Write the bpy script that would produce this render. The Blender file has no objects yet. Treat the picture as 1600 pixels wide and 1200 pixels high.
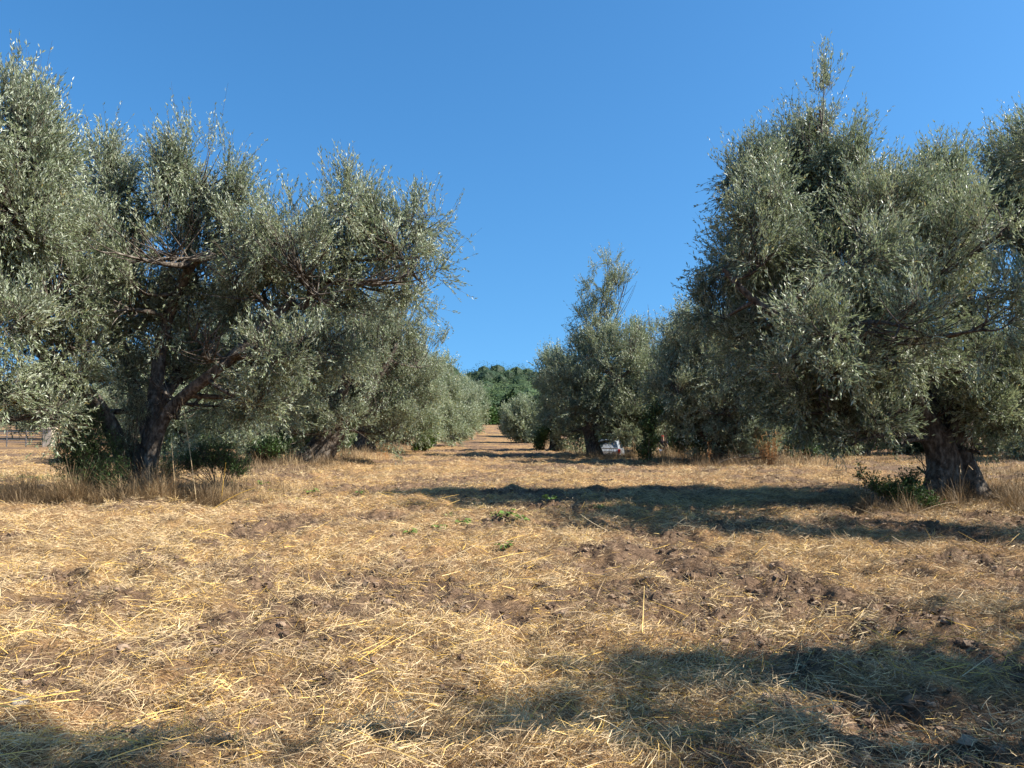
import bpy, bmesh, math
import numpy as np
from mathutils import Vector

# ------------------------------------------------------------------ camera, sky, sun, exposure
scene = bpy.context.scene
COL = scene.collection
R = math.radians
CAM_Z = 1.5
PITCH = R(3.1)
cam_d = bpy.data.cameras.new("camera")
cam = bpy.data.objects.new("camera", cam_d); COL.objects.link(cam)
cam.location = (0, 0, CAM_Z)
cam.rotation_euler = (R(90) + PITCH, 0, 0)
cam_d.sensor_width = 36; cam_d.lens = 27.0
cam_d.clip_start = 0.05; cam_d.clip_end = 5000
scene.camera = cam

SUN_EL, SUN_AZ = R(43), R(101)          # azimuth clockwise from +Y (the way the camera looks)
world = bpy.data.worlds.new("World"); scene.world = world
world.use_nodes = True
nt = world.node_tree; nt.nodes.clear()
sky = nt.nodes.new("ShaderNodeTexSky"); sky.sky_type = 'NISHITA'; sky.sun_disc = False
sky.sun_elevation = SUN_EL; sky.sun_rotation = SUN_AZ
sky.altitude = 0; sky.air_density = 1.0; sky.dust_density = 0.7; sky.ozone_density = 2.6
tcw = nt.nodes.new("ShaderNodeTexCoord"); mpw = nt.nodes.new("ShaderNodeMapping"); mpw.inputs['Location'].default_value = (0, 0, .19); mpw.inputs['Scale'].default_value = (1, 1, .74)
nmw = nt.nodes.new("ShaderNodeVectorMath"); nmw.operation = 'NORMALIZE'
nt.links.new(tcw.outputs['Generated'], mpw.inputs[0]); nt.links.new(mpw.outputs[0], nmw.inputs[0]); nt.links.new(nmw.outputs[0], sky.inputs[0])
hs = nt.nodes.new("ShaderNodeHueSaturation"); hs.inputs['Saturation'].default_value = 1.24
bg = nt.nodes.new("ShaderNodeBackground"); bg.inputs[1].default_value = 0.088
wo = nt.nodes.new("ShaderNodeOutputWorld")
nt.links.new(sky.outputs[0], hs.inputs['Color']); tint = nt.nodes.new("ShaderNodeMix"); tint.data_type = 'RGBA'; tint.blend_type = 'MULTIPLY'; tint.inputs[0].default_value = 1; tint.inputs[7].default_value = (.74, .99, 1.03, 1)
nt.links.new(hs.outputs[0], tint.inputs[6]); nt.links.new(tint.outputs[2], bg.inputs[0]); nt.links.new(bg.outputs[0], wo.inputs[0])

sun_d = bpy.data.lights.new("sun", 'SUN'); sun_d.energy = 5.0; sun_d.angle = R(0.53); sun_d.color = (1.0, 0.95, 0.86)
sun = bpy.data.objects.new("sun", sun_d); COL.objects.link(sun)
sd = Vector((math.sin(SUN_AZ) * math.cos(SUN_EL), math.cos(SUN_AZ) * math.cos(SUN_EL), math.sin(SUN_EL)))
sun.rotation_euler = sd.to_track_quat('Z', 'Y').to_euler()
sun.location = (30, -5, 40)

scene.view_settings.view_transform = 'Standard'; scene.view_settings.look = 'None'
scene.view_settings.exposure = 1.27; scene.view_settings.gamma = 1.0
scene.cycles.max_bounces = 6; scene.cycles.diffuse_bounces = 4; scene.cycles.glossy_bounces = 2
scene.cycles.transmission_bounces = 3; scene.cycles.transparent_max_bounces = 4
scene.cycles.caustics_reflective = False; scene.cycles.caustics_refractive = False

# ------------------------------------------------------------------ helpers
def W(px, py, D):
    """a point seen at pixel (px, py) of the 1600x1200 photograph, D metres ahead"""
    cx, cy = (px - 800) / 1200.0, (600 - py) / 1200.0
    dy = math.cos(PITCH) - cy * math.sin(PITCH)
    dz = math.sin(PITCH) + cy * math.cos(PITCH)
    s = D / dy
    return np.array((cx * s, D, CAM_Z + dz * s))

def _h(ix, iy, iz, seed):
    n = (ix.astype(np.int64) * 374761393 + iy.astype(np.int64) * 668265263 + iz.astype(np.int64) * 2147483647 + seed * 1274126177)
    n = (n ^ (n >> 13)) & 0x7fffffff
    n = (n * 1103515245 + 12345) & 0x7fffffff
    n = (n ^ (n >> 16)) & 0xffffff
    return n / float(0xffffff)

def noise(x, y, z=None, seed=0):
    x = np.asarray(x, float); y = np.asarray(y, float); z = np.zeros_like(x) if z is None else np.asarray(z, float)
    fx, fy, fz = np.floor(x), np.floor(y), np.floor(z)
    tx, ty, tz = x - fx, y - fy, z - fz
    tx, ty, tz = [t * t * (3 - 2 * t) for t in (tx, ty, tz)]
    r = 0
    for a in (0, 1):
        for b in (0, 1):
            for c in (0, 1):
                w = (tx if a else 1 - tx) * (ty if b else 1 - ty) * (tz if c else 1 - tz)
                r = r + w * _h(fx + a, fy + b, fz + c, seed)
    return r

def fbm(x, y, z=None, seed=0, o=3):
    r, a, s, t = 0, 1.0, 1.0, 0
    for i in range(o):
        r = r + a * noise(np.asarray(x) * s, np.asarray(y) * s, None if z is None else np.asarray(z) * s, seed + i * 7)
        t += a; a *= .5; s *= 2.03
    return r / t

def ss(a, b, x):
    t = np.clip((np.asarray(x, float) - a) / (b - a), 0, 1); return t * t * (3 - 2 * t)

def unit(v):
    return v / np.maximum(np.linalg.norm(v, axis=-1, keepdims=True), 1e-9)

class MB:
    """collects quads; build() links them as one mesh object"""
    def __init__(s): s.v = []; s.q = []; s.t = []; s.n = 0
    def add(s, v, q, tone=None):
        v = np.asarray(v, float).reshape(-1, 3); q = np.asarray(q, np.int64).reshape(-1, 4)
        s.v.append(v); s.q.append(q + s.n); s.n += len(v)
        s.t.append(np.broadcast_to(np.asarray(0.5 if tone is None else tone, float), (len(q),)).copy())
    def build(s, name, mat, parent=None, smooth=False, loc=None):
        v = np.concatenate(s.v); q = np.concatenate(s.q); t = np.concatenate(s.t)
        if loc is not None: v = v - np.asarray(loc)
        me = bpy.data.meshes.new(name)
        me.vertices.add(len(v)); me.vertices.foreach_set("co", v.astype(np.float32).ravel())
        me.loops.add(len(q) * 4); me.loops.foreach_set("vertex_index", q.astype(np.int32).ravel())
        me.polygons.add(len(q)); me.polygons.foreach_set("loop_start", np.arange(0, len(q) * 4, 4, dtype=np.int32))
        me.polygons.foreach_set("use_smooth", np.full(len(q), smooth, bool))
        me.update(calc_edges=True)
        a = me.attributes.new("tone", 'FLOAT', 'FACE'); a.data.foreach_set("value", t.astype(np.float32))
        me.materials.append(mat)
        o = bpy.data.objects.new(name, me); COL.objects.link(o)
        if parent is not None: o.parent = parent
        return o

def empty(name, loc, label, cat, group=None, rz=0.0):
    o = bpy.data.objects.new(name, None); COL.objects.link(o); o.location = loc; o.rotation_euler = (0, 0, rz)
    o.empty_display_size = .3
    return tag(o, label, cat, group)

def tag(o, label=None, cat=None, group=None, kind=None):
    if label: o['label'] = label
    if cat: o['category'] = cat
    if group: o['group'] = group
    if kind: o['kind'] = kind
    return o

def tube(mb, pts, rad, sides=14, seed=0, gnarl=.12, sub=6, tone=.5, cap=True):
    """one gnarled limb along a smoothed polyline"""
    P = np.asarray(pts, float); rad = np.asarray(rad, float)
    n = len(P); T = np.linspace(0, n - 1, (n - 1) * sub + 1)
    i = np.clip(T.astype(int), 0, n - 2); f = (T - i)[:, None]
    p0, p1, p2, p3 = P[np.maximum(i - 1, 0)], P[i], P[i + 1], P[np.minimum(i + 2, n - 1)]
    C = .5 * (2 * p1 + (p2 - p0) * f + (2 * p0 - 5 * p1 + 4 * p2 - p3) * f ** 2 + (3 * p1 - p0 - 3 * p2 + p3) * f ** 3)
    rr = np.interp(T, np.arange(n), rad)
    if cap: C = np.vstack([C, C[-1] + (C[-1] - C[-2]) * .15]); rr = np.append(rr, rr[-1] * .08)
    tg = unit(np.gradient(C, axis=0))
    u = np.array((0.31, 0.93, 0.17)); fr = []
    for t in tg:
        u = u - t * (u @ t); u = u / max(np.linalg.norm(u), 1e-6); fr.append(u)
    U = np.array(fr); V = np.cross(tg, U)
    a = np.linspace(0, 2 * math.pi, sides, endpoint=False)
    m = len(C)
    ca, sa = np.cos(a)[None], np.sin(a)[None]
    L = np.cumsum(np.r_[0, np.linalg.norm(np.diff(C, axis=0), axis=1)])[:, None]
    g = fbm(ca * 1.7 + 9 + seed + .35 * L, sa * 1.7 + 5 - .25 * L, L * 1.8 + 0 * ca, seed, 4) - .5
    g2 = fbm(ca * 5.0 + seed, sa * 5.0 + 3 + 0 * L, L * 6.5 + 0 * ca, seed + 5, 2) - .5
    Rr = rr[:, None] * (1 + gnarl * 3.2 * g + gnarl * 1.3 * g2)
    v = C[:, None, :] + Rr[..., None] * (ca[..., None] * U[:, None, :] + sa[..., None] * V[:, None, :])
    idx = np.arange(m * sides).reshape(m, sides); nx = np.roll(idx, -1, 1)
    mb.add(v.reshape(-1, 3), np.stack([idx[:-1], nx[:-1], nx[1:], idx[1:]], -1).reshape(-1, 4), tone)
    return C, rr

def bez_tubes(mb, P0, C, P1, r0, r1, seg=4, sides=4, tone=.5):
    """many thin curved branches at once"""
    P0, C, P1 = [np.asarray(a, float) for a in (P0, C, P1)]; N = len(P0)
    t = np.linspace(0, 1, seg + 1)[None, :, None]
    p = (1 - t) ** 2 * P0[:, None] + 2 * t * (1 - t) * C[:, None] + t * t * P1[:, None]
    T = unit(2 * (1 - t) * (C - P0)[:, None] + 2 * t * (P1 - C)[:, None])
    ch = unit(P1 - P0); rf = np.where(np.abs(ch[:, 2:3]) > .8, np.array([[1., .2, 0]]), np.array([[0, 0, 1.]]))
    u0 = unit(np.cross(ch, rf))[:, None]
    U = unit(u0 - T * np.sum(u0 * T, -1, keepdims=True)); V = np.cross(T, U)
    r = (np.asarray(r0).reshape(-1, 1) * (1 - t[..., 0]) + np.asarray(r1).reshape(-1, 1) * t[..., 0])
    r = np.broadcast_to(r, (N, seg + 1))
    a = np.linspace(0, 2 * math.pi, sides, endpoint=False)
    v = p[:, :, None] + r[..., None, None] * (np.cos(a)[None, None, :, None] * U[:, :, None] + np.sin(a)[None, None, :, None] * V[:, :, None])
    idx = np.arange(N * (seg + 1) * sides).reshape(N, seg + 1, sides); nx = np.roll(idx, -1, 2)
    q = np.stack([idx[:, :-1], nx[:, :-1], nx[:, 1:], idx[:, 1:]], -1)
    tn = np.broadcast_to(np.asarray(tone, float).reshape(-1, 1, 1), (N, seg, sides)).ravel()
    mb.add(v.reshape(-1, 3), q.reshape(-1, 4), tn)

def leaves(mb, P, D, S, L, Wd, tone, droop=.12):
    """lance-shaped leaves: one folded rhombus each"""
    N = len(P); L = np.broadcast_to(L, (N,))[:, None]; Wd = np.broadcast_to(Wd, (N,))[:, None]
    S = unit(S - D * np.sum(S * D, -1, keepdims=True)); Nn = np.cross(D, S)
    v = np.empty((N, 4, 3))
    v[:, 0] = P; mid = P + D * L * .48
    v[:, 1] = mid + S * Wd * .5; v[:, 2] = P + D * L - Nn * L * droop; v[:, 3] = mid - S * Wd * .5
    mb.add(v.reshape(-1, 3), np.arange(N * 4).reshape(N, 4), tone)

def strands(mb, P, D, Nr, L, Wd, bend, tone, seg=2):
    """flat ribbons of straw or grass; Nr is the way they bend"""
    N = len(P); t = np.linspace(0, 1, seg + 1)[None, :, None]
    L = np.broadcast_to(L, (N,))[:, None, None]; Wd = np.broadcast_to(Wd, (N,))[:, None, None]
    bend = np.broadcast_to(bend, (N,))[:, None, None]
    c = P[:, None] + D[:, None] * L * t + Nr[:, None] * (bend * L * t * t)
    T = unit(D[:, None] + 2 * Nr[:, None] * bend * t)
    S = unit(np.cross(T, Nr[:, None] + .01))
    w = Wd * (1 - .6 * t ** 2)
    v = np.stack([c + S * w * .5, c - S * w * .5], 2)
    idx = np.arange(N * (seg + 1) * 2).reshape(N, seg + 1, 2)
    q = np.stack([idx[:, :-1, 0], idx[:, :-1, 1], idx[:, 1:, 1], idx[:, 1:, 0]], -1)
    mb.add(v.reshape(-1, 3), q.reshape(-1, 4), np.repeat(tone, seg))

# ------------------------------------------------------------------ materials
def new_mat(name):
    m = bpy.data.materials.new(name); m.use_nodes = True; n = m.node_tree.nodes; n.clear()
    return m, n, m.node_tree.links

def ramp(n, stops):
    r = n.new("ShaderNodeValToRGB"); e = r.color_ramp.elements
    while len(e) < len(stops): e.new(.5)
    for k, (p, c) in enumerate(stops): e[k].position = p; e[k].color = (*c, 1)
    return r

def leaf_mat(name, top, under, rough=.45, trans=.25, spec=.45):
    """top: colour stops over the per-leaf tone; under: colour of the leaf's other face"""
    m, n, l = new_mat(name)
    at = n.new("ShaderNodeAttribute"); at.attribute_name = "tone"
    r = ramp(n, top); l.new(at.outputs['Fac'], r.inputs[0])
    ge = n.new("ShaderNodeNewGeometry")
    mx = n.new("ShaderNodeMix"); mx.data_type = 'RGBA'; l.new(ge.outputs['Backfacing'], mx.inputs[0])
    l.new(r.outputs[0], mx.inputs[6]); 
    r2 = ramp(n, under); l.new(at.outputs['Fac'], r2.inputs[0]); l.new(r2.outputs[0], mx.inputs[7])
    b = n.new("ShaderNodeBsdfPrincipled"); b.inputs['Roughness'].default_value = rough
    b.inputs['Specular IOR Level'].default_value = spec
    l.new(mx.outputs[2], b.inputs['Base Color'])
    tr = n.new("ShaderNodeBsdfTranslucent"); l.new(r.outputs[0], tr.inputs[0])
    ms = n.new("ShaderNodeMixShader"); ms.inputs[0].default_value = trans
    l.new(b.outputs[0], ms.inputs[1]); l.new(tr.outputs[0], ms.inputs[2])
    o = n.new("ShaderNodeOutputMaterial"); l.new(ms.outputs[0], o.inputs[0])
    return m

def tone_mat(name, stops, rough=.8, trans=0.0, noise_scale=None):
    m, n, l = new_mat(name)
    at = n.new("ShaderNodeAttribute"); at.attribute_name = "tone"
    r = ramp(n, stops)
    b = n.new("ShaderNodeBsdfPrincipled"); b.inputs['Roughness'].default_value = rough; b.inputs['Specular IOR Level'].default_value = .25
    l.new(at.outputs['Fac'], r.inputs[0]); l.new(r.outputs[0], b.inputs['Base Color'])
    o = n.new("ShaderNodeOutputMaterial")
    if trans:
        tr = n.new("ShaderNodeBsdfTranslucent"); l.new(r.outputs[0], tr.inputs[0])
        ms = n.new("ShaderNodeMixShader"); ms.inputs[0].default_value = trans
        l.new(b.outputs[0], ms.inputs[1]); l.new(tr.outputs[0], ms.inputs[2]); l.new(ms.outputs[0], o.inputs[0])
    else: l.new(b.outputs[0], o.inputs[0])
    return m

def noise_mat(name, stops, scale=6, rough=.85, bump=.5, dist=.02, stretch=(1, 1, 1), metallic=0.0, detail=6):
    m, n, l = new_mat(name)
    tc = n.new("ShaderNodeTexCoord"); mp = n.new("ShaderNodeMapping"); mp.inputs['Scale'].default_value = stretch
    l.new(tc.outputs['Object'], mp.inputs[0])
    nz = n.new("ShaderNodeTexNoise"); nz.inputs['Scale'].default_value = scale; nz.inputs['Detail'].default_value = detail
    nz.inputs['Roughness'].default_value = .65
    l.new(mp.outputs[0], nz.inputs[0]); r = ramp(n, stops); l.new(nz.outputs[0], r.inputs[0])
    b = n.new("ShaderNodeBsdfPrincipled"); b.inputs['Roughness'].default_value = rough; b.inputs['Metallic'].default_value = metallic
    b.inputs['Specular IOR Level'].default_value = .3
    l.new(r.outputs[0], b.inputs['Base Color'])
    if bump:
        bp = n.new("ShaderNodeBump"); bp.inputs['Strength'].default_value = bump; bp.inputs['Distance'].default_value = dist
        l.new(nz.outputs[0], bp.inputs['Height']); l.new(bp.outputs[0], b.inputs['Normal'])
    o = n.new("ShaderNodeOutputMaterial"); l.new(b.outputs[0], o.inputs[0])
    return m

M = {}
M['olive'] = leaf_mat("olive_leaf",
    [(0, (.10, .13, .058)), (.35, (.185, .225, .112)), (.7, (.28, .32, .17)), (.9, (.36, .37, .19)), (1, (.44, .34, .12))],
    [(0, (.32, .355, .24)), (.6, (.48, .51, .38)), (1, (.58, .60, .47))], rough=.42, trans=.36, spec=.5)
M['broad'] = leaf_mat("broad_leaf",
    [(0, (.020, .045, .010)), (.6, (.05, .10, .020)), (1, (.10, .17, .035))],
    [(0, (.05, .09, .03)), (1, (.12, .18, .06))], rough=.5, trans=.25, spec=.4)
M['bright'] = leaf_mat("bright_leaf",
    [(0, (.05, .095, .014)), (.6, (.10, .18, .026)), (1, (.19, .27, .05))],
    [(0, (.10, .18, .03)), (1, (.2, .3, .06))], rough=.5, trans=.35, spec=.35)
M['bark'] = noise_mat("olive_bark", [(.32, (.022, .016, .012)), (.48, (.085, .066, .050)), (.60, (.18, .15, .12)), (.74, (.30, .27, .22))],
                      scale=9, rough=.9, bump=1.0, dist=.06, stretch=(1.3, 1.3, .7), detail=10)
M['twig'] = tone_mat("olive_twig", [(0, (.035, .026, .018)), (.6, (.10, .08, .055)), (1, (.20, .17, .12))], rough=.85)
M['lichen'] = noise_mat("lichen_bark", [(.3, (.16, .11, .04)), (.6, (.45, .27, .04)), (.8, (.55, .38, .09))], scale=14, rough=.9, bump=.4, dist=.01)
M['straw'] = tone_mat("straw", [(0, (.095, .056, .030)), (.25, (.25, .165, .094)), (.6, (.54, .39, .212)), (.85, (.76, .575, .325)), (.93, (.74, .45, .085)), (1, (.80, .60, .30))],
                      rough=.55, trans=.12)
M['dry'] = tone_mat("dry_grass", [(0, (.10, .068, .040)), (.5, (.27, .185, .10)), (.85, (.48, .34, .18)), (1, (.60, .44, .22))], rough=.6, trans=.2)
M['rust'] = tone_mat("dry_stalk", [(0, (.12, .05, .018)), (.5, (.28, .13, .045)), (1, (.42, .22, .08))], rough=.7, trans=.1)

# ------------------------------------------------------------------ the lie of the land
ROWS = []   # trunk bases, filled below; mounds of weeds and unmown ground
def soil_mask(x, y):
    """1 where the hay is thin and brown soil or dark matted chaff shows"""
    a = fbm(x * .55 + 3, y * .42 + 7, None, 31, 4)
    b = fbm(x * 2.0 + .4 * y, y * 3.4, None, 47, 4)
    m = .95 * ss(.47, .65, a * .60 + b * .42)
    yb = fbm(x * .9 + 40, y * 1.1 + 2, None, 99, 3)
    return np.clip(m + .25 * ss(.55, .7, yb), 0, 1)

def ground_z(x, y):
    x = np.asarray(x, float); y = np.asarray(y, float)
    z = 1.62 * ss(62, 138, y)
    z = z - .85 * ss(2.6, 6.0, x - (y - 46) * .03) * (1 - ss(17, 24, x)) * ss(39, 44.5, y) * (1 - ss(62, 74, y))
    z = z + .12 * (1 - ss(.8, 2.6, np.abs(x + 7.9 + .02 * (y - 16)))) * ss(8, 13, y)
    z = z + .10 * (1 - ss(.6, 2.4, np.hypot(x - 8.6, y - 15)))
    z = z + .16 * (fbm(x * .12, y * .12, None, 3, 2) - .5)
    z = z + 24 * ss(215, 470, y + 18 * (noise(x * .01, x * .0, None, 8) - .5)) * (1 - .0016 * np.abs(x + 10)).clip(.45, 1)
    return z

def ground_fine(x, y):
    d = np.hypot(x, y)
    s = 1 - ss(45, 80, d)
    c = fbm(x * 1.5, y * 1.5, None, 12, 3) - .5
    f = fbm(x * 5.5, y * 5.5, None, 22, 3) - .5
    k = np.abs(fbm(x * 3.1 + 5, y * 3.1, None, 55, 3) - .5)
    hol = fbm(x * 2.6 + 11, y * 3.0 + 4, None, 91, 3)
    lump = fbm(x * 4.2, y * 4.2 + 9, None, 93, 2)
    near_ = 1 - ss(14, 26, d)
    s = s * 1.0
    return -near_ * .10 * ss(.54, .72, hol) * soil_mask(x, y) + near_ * .13 * (lump - .5) + s * (.25 * c + .085 * f - .09 * (1 - ss(0, .07, k)) * soil_mask(x, y))

def gz(x, y): return ground_z(x, y) + ground_fine(x, y)

def axis(spec):
    out = [spec[0][0]]
    for a, b, s in spec:
        n = max(1, int(round((b - a) / s))); out += list(np.linspace(a, b, n + 1)[1:])
    return np.array(out)
xs = axis([(-900, -300, 100), (-300, -80, 10), (-80, -30, 1.5), (-30, -12, .35), (-12, -6, .09), (-6, 6, .04), (6, 12, .09), (12, 30, .35), (30, 80, 1.5), (80, 300, 10), (300, 900, 100)])
ys = axis([(-600, -40, 80), (-40, -10, 3), (-10, 1.5, .5), (1.5, 2.6, .15), (2.6, 8, .035), (8, 16, .065), (16, 30, .13), (30, 60, .4), (60, 150, 1.5), (150, 520, 8), (520, 1500, 90)])
GX, GY = np.meshgrid(xs, ys)
GZ = gz(GX, GY)
mb = MB(); nx_, ny_ = len(xs), len(ys)
idx = np.arange(nx_ * ny_).reshape(ny_, nx_)
mb.add(np.stack([GX, GY, GZ], -1), np.stack([idx[:-1, :-1], idx[:-1, 1:], idx[1:, 1:], idx[1:, :-1]], -1), 0.5)

def ground_mat():
    m, n, l = new_mat("mown_field")
    tc = n.new("ShaderNodeTexCoord")
    at = n.new("ShaderNodeAttribute"); at.attribute_name = "soil"
    # fibres: three strongly stretched noises at different headings
    hs_ = []
    for ang, sc in ((20, 1), (75, 1.2), (-40, .9)):
        mp = n.new("ShaderNodeMapping"); mp.inputs['Rotation'].default_value = (0, 0, R(ang)); mp.inputs['Scale'].default_value = (9 * sc, 120 * sc, 30)
        nz = n.new("ShaderNodeTexNoise"); nz.inputs['Scale'].default_value = 1; nz.inputs['Detail'].default_value = 3; nz.inputs['Distortion'].default_value = .6
        l.new(tc.outputs['Object'], mp.inputs[0]); l.new(mp.outputs[0], nz.inputs[0]); hs_.append(nz)
    mx1 = n.new("ShaderNodeMath"); mx1.operation = 'MAXIMUM'; l.new(hs_[0].outputs[0], mx1.inputs[0]); l.new(hs_[1].outputs[0], mx1.inputs[1])
    mx2 = n.new("ShaderNodeMath"); mx2.operation = 'MAXIMUM'; l.new(mx1.outputs[0], mx2.inputs[0]); l.new(hs_[2].outputs[0], mx2.inputs[1])
    st = ramp(n, [(.42, (.07, .042, .022)), (.58, (.24, .155, .078)), (.72, (.48, .335, .165)), (.86, (.65, .47, .245))])
    l.new(mx2.outputs[0], st.inputs[0])
    nb = n.new("ShaderNodeTexNoise"); nb.inputs['Scale'].default_value = 14; nb.inputs['Detail'].default_value = 8; nb.inputs['Roughness'].default_value = .7
    l.new(tc.outputs['Object'], nb.inputs[0])
    so = ramp(n, [(.3, (.055, .032, .020)), (.5, (.14, .088, .054)), (.7, (.26, .170, .105))]); l.new(nb.outputs[0], so.inputs[0])
    nm = n.new("ShaderNodeTexNoise"); nm.inputs['Scale'].default_value = 5; nm.inputs['Detail'].default_value = 7; nm.inputs['Roughness'].default_value = .75
    l.new(tc.outputs['Object'], nm.inputs[0])
    ad = n.new("ShaderNodeMath"); ad.operation = 'ADD'; l.new(at.outputs['Fac'], ad.inputs[0]); l.new(nm.outputs[0], ad.inputs[1])
    mr = n.new("ShaderNodeMapRange"); mr.inputs[1].default_value = .62; mr.inputs[2].default_value = 1.12; l.new(ad.outputs[0], mr.inputs[0])
    # colour drift between pinkish chaff and yellower hay
    nl = n.new("ShaderNodeTexNoise"); nl.inputs['Scale'].default_value = .35; nl.inputs['Detail'].default_value = 5
    l.new(tc.outputs['Object'], nl.inputs[0])
    dr = ramp(n, [(.35, (.98, .86, .84)), (.65, (1.06, 1.0, .86))]); l.new(nl.outputs[0], dr.inputs[0])
    mu = n.new("ShaderNodeMix"); mu.data_type = 'RGBA'; mu.blend_type = 'MULTIPLY'; mu.inputs[0].default_value = 1
    l.new(st.outputs[0], mu.inputs[6]); l.new(dr.outputs[0], mu.inputs[7])
    mix = n.new("ShaderNodeMix"); mix.data_type = 'RGBA'; l.new(mr.outputs[0], mix.inputs[0]); l.new(mu.outputs[2], mix.inputs[6]); l.new(so.outputs[0], mix.inputs[7])
    b = n.new("ShaderNodeBsdfPrincipled"); b.inputs['Roughness'].default_value = .9; b.inputs['Specular IOR Level'].default_value = .15
    l.new(mix.outputs[2], b.inputs['Base Color'])
    hh = n.new("ShaderNodeMath"); hh.operation = 'ADD'; l.new(mx2.outputs[0], hh.inputs[0]); l.new(nb.outputs[0], hh.inputs[1])
    bp = n.new("ShaderNodeBump"); bp.inputs['Strength'].default_value = .9; bp.inputs['Distance'].default_value = .03
    l.new(hh.outputs[0], bp.inputs['Height']); l.new(bp.outputs[0], b.inputs['Normal'])
    o = n.new("ShaderNodeOutputMaterial"); l.new(b.outputs[0], o.inputs[0])
    return m
g = mb.build("ground", ground_mat(), smooth=True)
tag(g, kind='structure')
sa_ = g.data.attributes.new("soil", 'FLOAT', 'POINT'); sa_.data.foreach_set("value", soil_mask(GX, GY).astype(np.float32).ravel())

# ------------------------------------------------------------------ trees
def blobs_to_tree(name, base, limbs, lobes, seed, twigs=16000, lpt=16, leaf=(.072, .019), twig_len=(.35, .85),
                  near=True, label="", group=None, base_only=False, clump=.40, mat='olive', gap=1.4, flare=None, sidesn=26, gnarl=.15, fill=.90, carve=()):
    """limbs: [(points, radii)]; lobes: [(centre xyz, radii xyz, density)] in world space. tree > trunk, crown"""
    rng = np.random.default_rng(seed)
    base = np.asarray(base, float)
    root = empty(name, tuple(base), label, "tree", group)
    tr = MB(); nodes, nrad = [], []
    for k, (pts, rad) in enumerate(limbs):
        C, rr = tube(tr, pts, rad, sides=sidesn if near else 9, seed=seed * 13 + k, gnarl=gnarl, sub=8 if near else 4)
        nodes.append(C[2:]); nrad.append(rr[2:])
    nodes = np.vstack(nodes); nrad = np.concatenate(nrad)
    LC = np.array([l[0] for l in lobes]); LR = np.array([l[1] for l in lobes]); LD = np.array([l[2] for l in lobes])
    nb0 = len(LC)
    sb = rng.integers(0, nb0, int(nb0 * 1.3)); dj = unit(rng.normal(0, 1, (len(sb), 3)) + np.array((0, 0, -.15)))
    sc_ = rng.uniform(.32, .60, len(sb))[:, None]
    LC2 = LC[sb] + dj * LR[sb] * rng.uniform(.6, 1.0, (len(sb), 1)); LR2 = LR[sb] * sc_; LD2 = LD[sb] * 1.25
    # boughs to each lobe, then branches into it
    P0, Cc, P1, r0, r1 = [], [], [], [], []
    for c, rd in zip(LC, LR):
        d = np.linalg.norm(nodes - c, axis=1) + np.maximum(0, nodes[:, 2] - c[2]) * 1.2
        j = int(np.argmin(d)); p = nodes[j]; e = c - np.array((0, 0, rd[2] * .25))
        m_ = (p + e) / 2 + rng.normal(0, .12, 3) * np.linalg.norm(e - p) + np.array((0, 0, -.05))
        P0.append(p); Cc.append(m_); P1.append(e); ra = min(nrad[j] * .7, .028 + .022 * np.linalg.norm(e - p)); r0.append(ra); r1.append(.02)
        nb_ = max(2, int((16 if near else 7) * min(1, (rd[0] / .8) ** 1.5)))
        for q in range(nb_):
            t = rng.uniform(.35, 1); s_ = (1 - t) ** 2 * p + 2 * t * (1 - t) * m_ + t * t * e
            dv = unit(rng.normal(0, 1, 3) + np.array((0, 0, .5))); x = c + dv * rd * rng.uniform(.6, .98)
            P0.append(s_); P1.append(x); Cc.append((s_ + x) / 2 + np.array((0, 0, -.12)) * np.linalg.norm(x - s_) + rng.normal(0, .08, 3))
            r0.append(.017); r1.append(.005)
    bez_tubes(tr, P0, Cc, P1, np.array(r0), np.array(r1), seg=5, sides=5)
    # twigs
    LC = np.vstack([LC, LC2]); LR = np.vstack([LR, LR2]); LD = np.r_[LD, LD2]
    vol = (LR.prod(1)) ** .56 * LD; pr = vol / vol.sum()
    per = 9; NB = int(twigs * 1.9 / per); lb_ = rng.choice(len(LC), NB, p=pr)
    db = unit(rng.normal(0, 1, (NB, 3))); rb = rng.uniform(0, 1, NB) ** .40
    pb = LC[lb_] + db * rb[:, None] * LR[lb_] * fill
    NB_t = rng.normal(0, .10, NB); ub = unit(rng.normal(0, 1, (NB, 3)))
    N = NB * per; bi = np.repeat(np.arange(NB), per); li = lb_[bi]; dv = unit(db[bi] + ub[bi] * .55)
    pos = pb[bi] + rng.normal(0, .055, (N, 3)) * (leaf[0] / .08)
    nz = fbm(pos[:, 0] * gap, pos[:, 1] * gap, pos[:, 2] * gap, seed, 2)
    keep = (nz > clump - .07 * rng.uniform(-1, 1, NB)[bi]) & (pos[:, 2] > gz(pos[:, 0], pos[:, 1]) + .12)
    for (a_, b_, w_) in carve:      # open space in front of the bare limbs, as pruned
        ab = b_ - a_; tt = np.clip(((pos - a_) @ ab) / (ab @ ab), 0, 1)[:, None]; dd = pos - (a_ + tt * ab)
        keep &= ~((np.hypot(dd[:, 0], dd[:, 2]) < w_ + .32) & (dd[:, 1] < .25))
    kidx = np.flatnonzero(keep)
    if len(kidx) > twigs: kidx = kidx[:twigs]
    pos, dv, li, nz, bt = pos[kidx], dv[kidx], li[kidx], nz[kidx], NB_t[bi[kidx]]; N = len(pos)
    zr = (pos[:, 2] - base[2]) / max(1e-3, (LC[:, 2] + LR[:, 2]).max() - base[2])
    up = np.where(dv[:, 2] > -.15, .85, -.15) * np.clip(.25 + zr * 1.3, .1, 1.25)
    d = unit(dv * np.array((.80, .80, .5)) + np.stack([0 * up, 0 * up, up], 1) + rng.normal(0, .27, (N, 3)))
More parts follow.
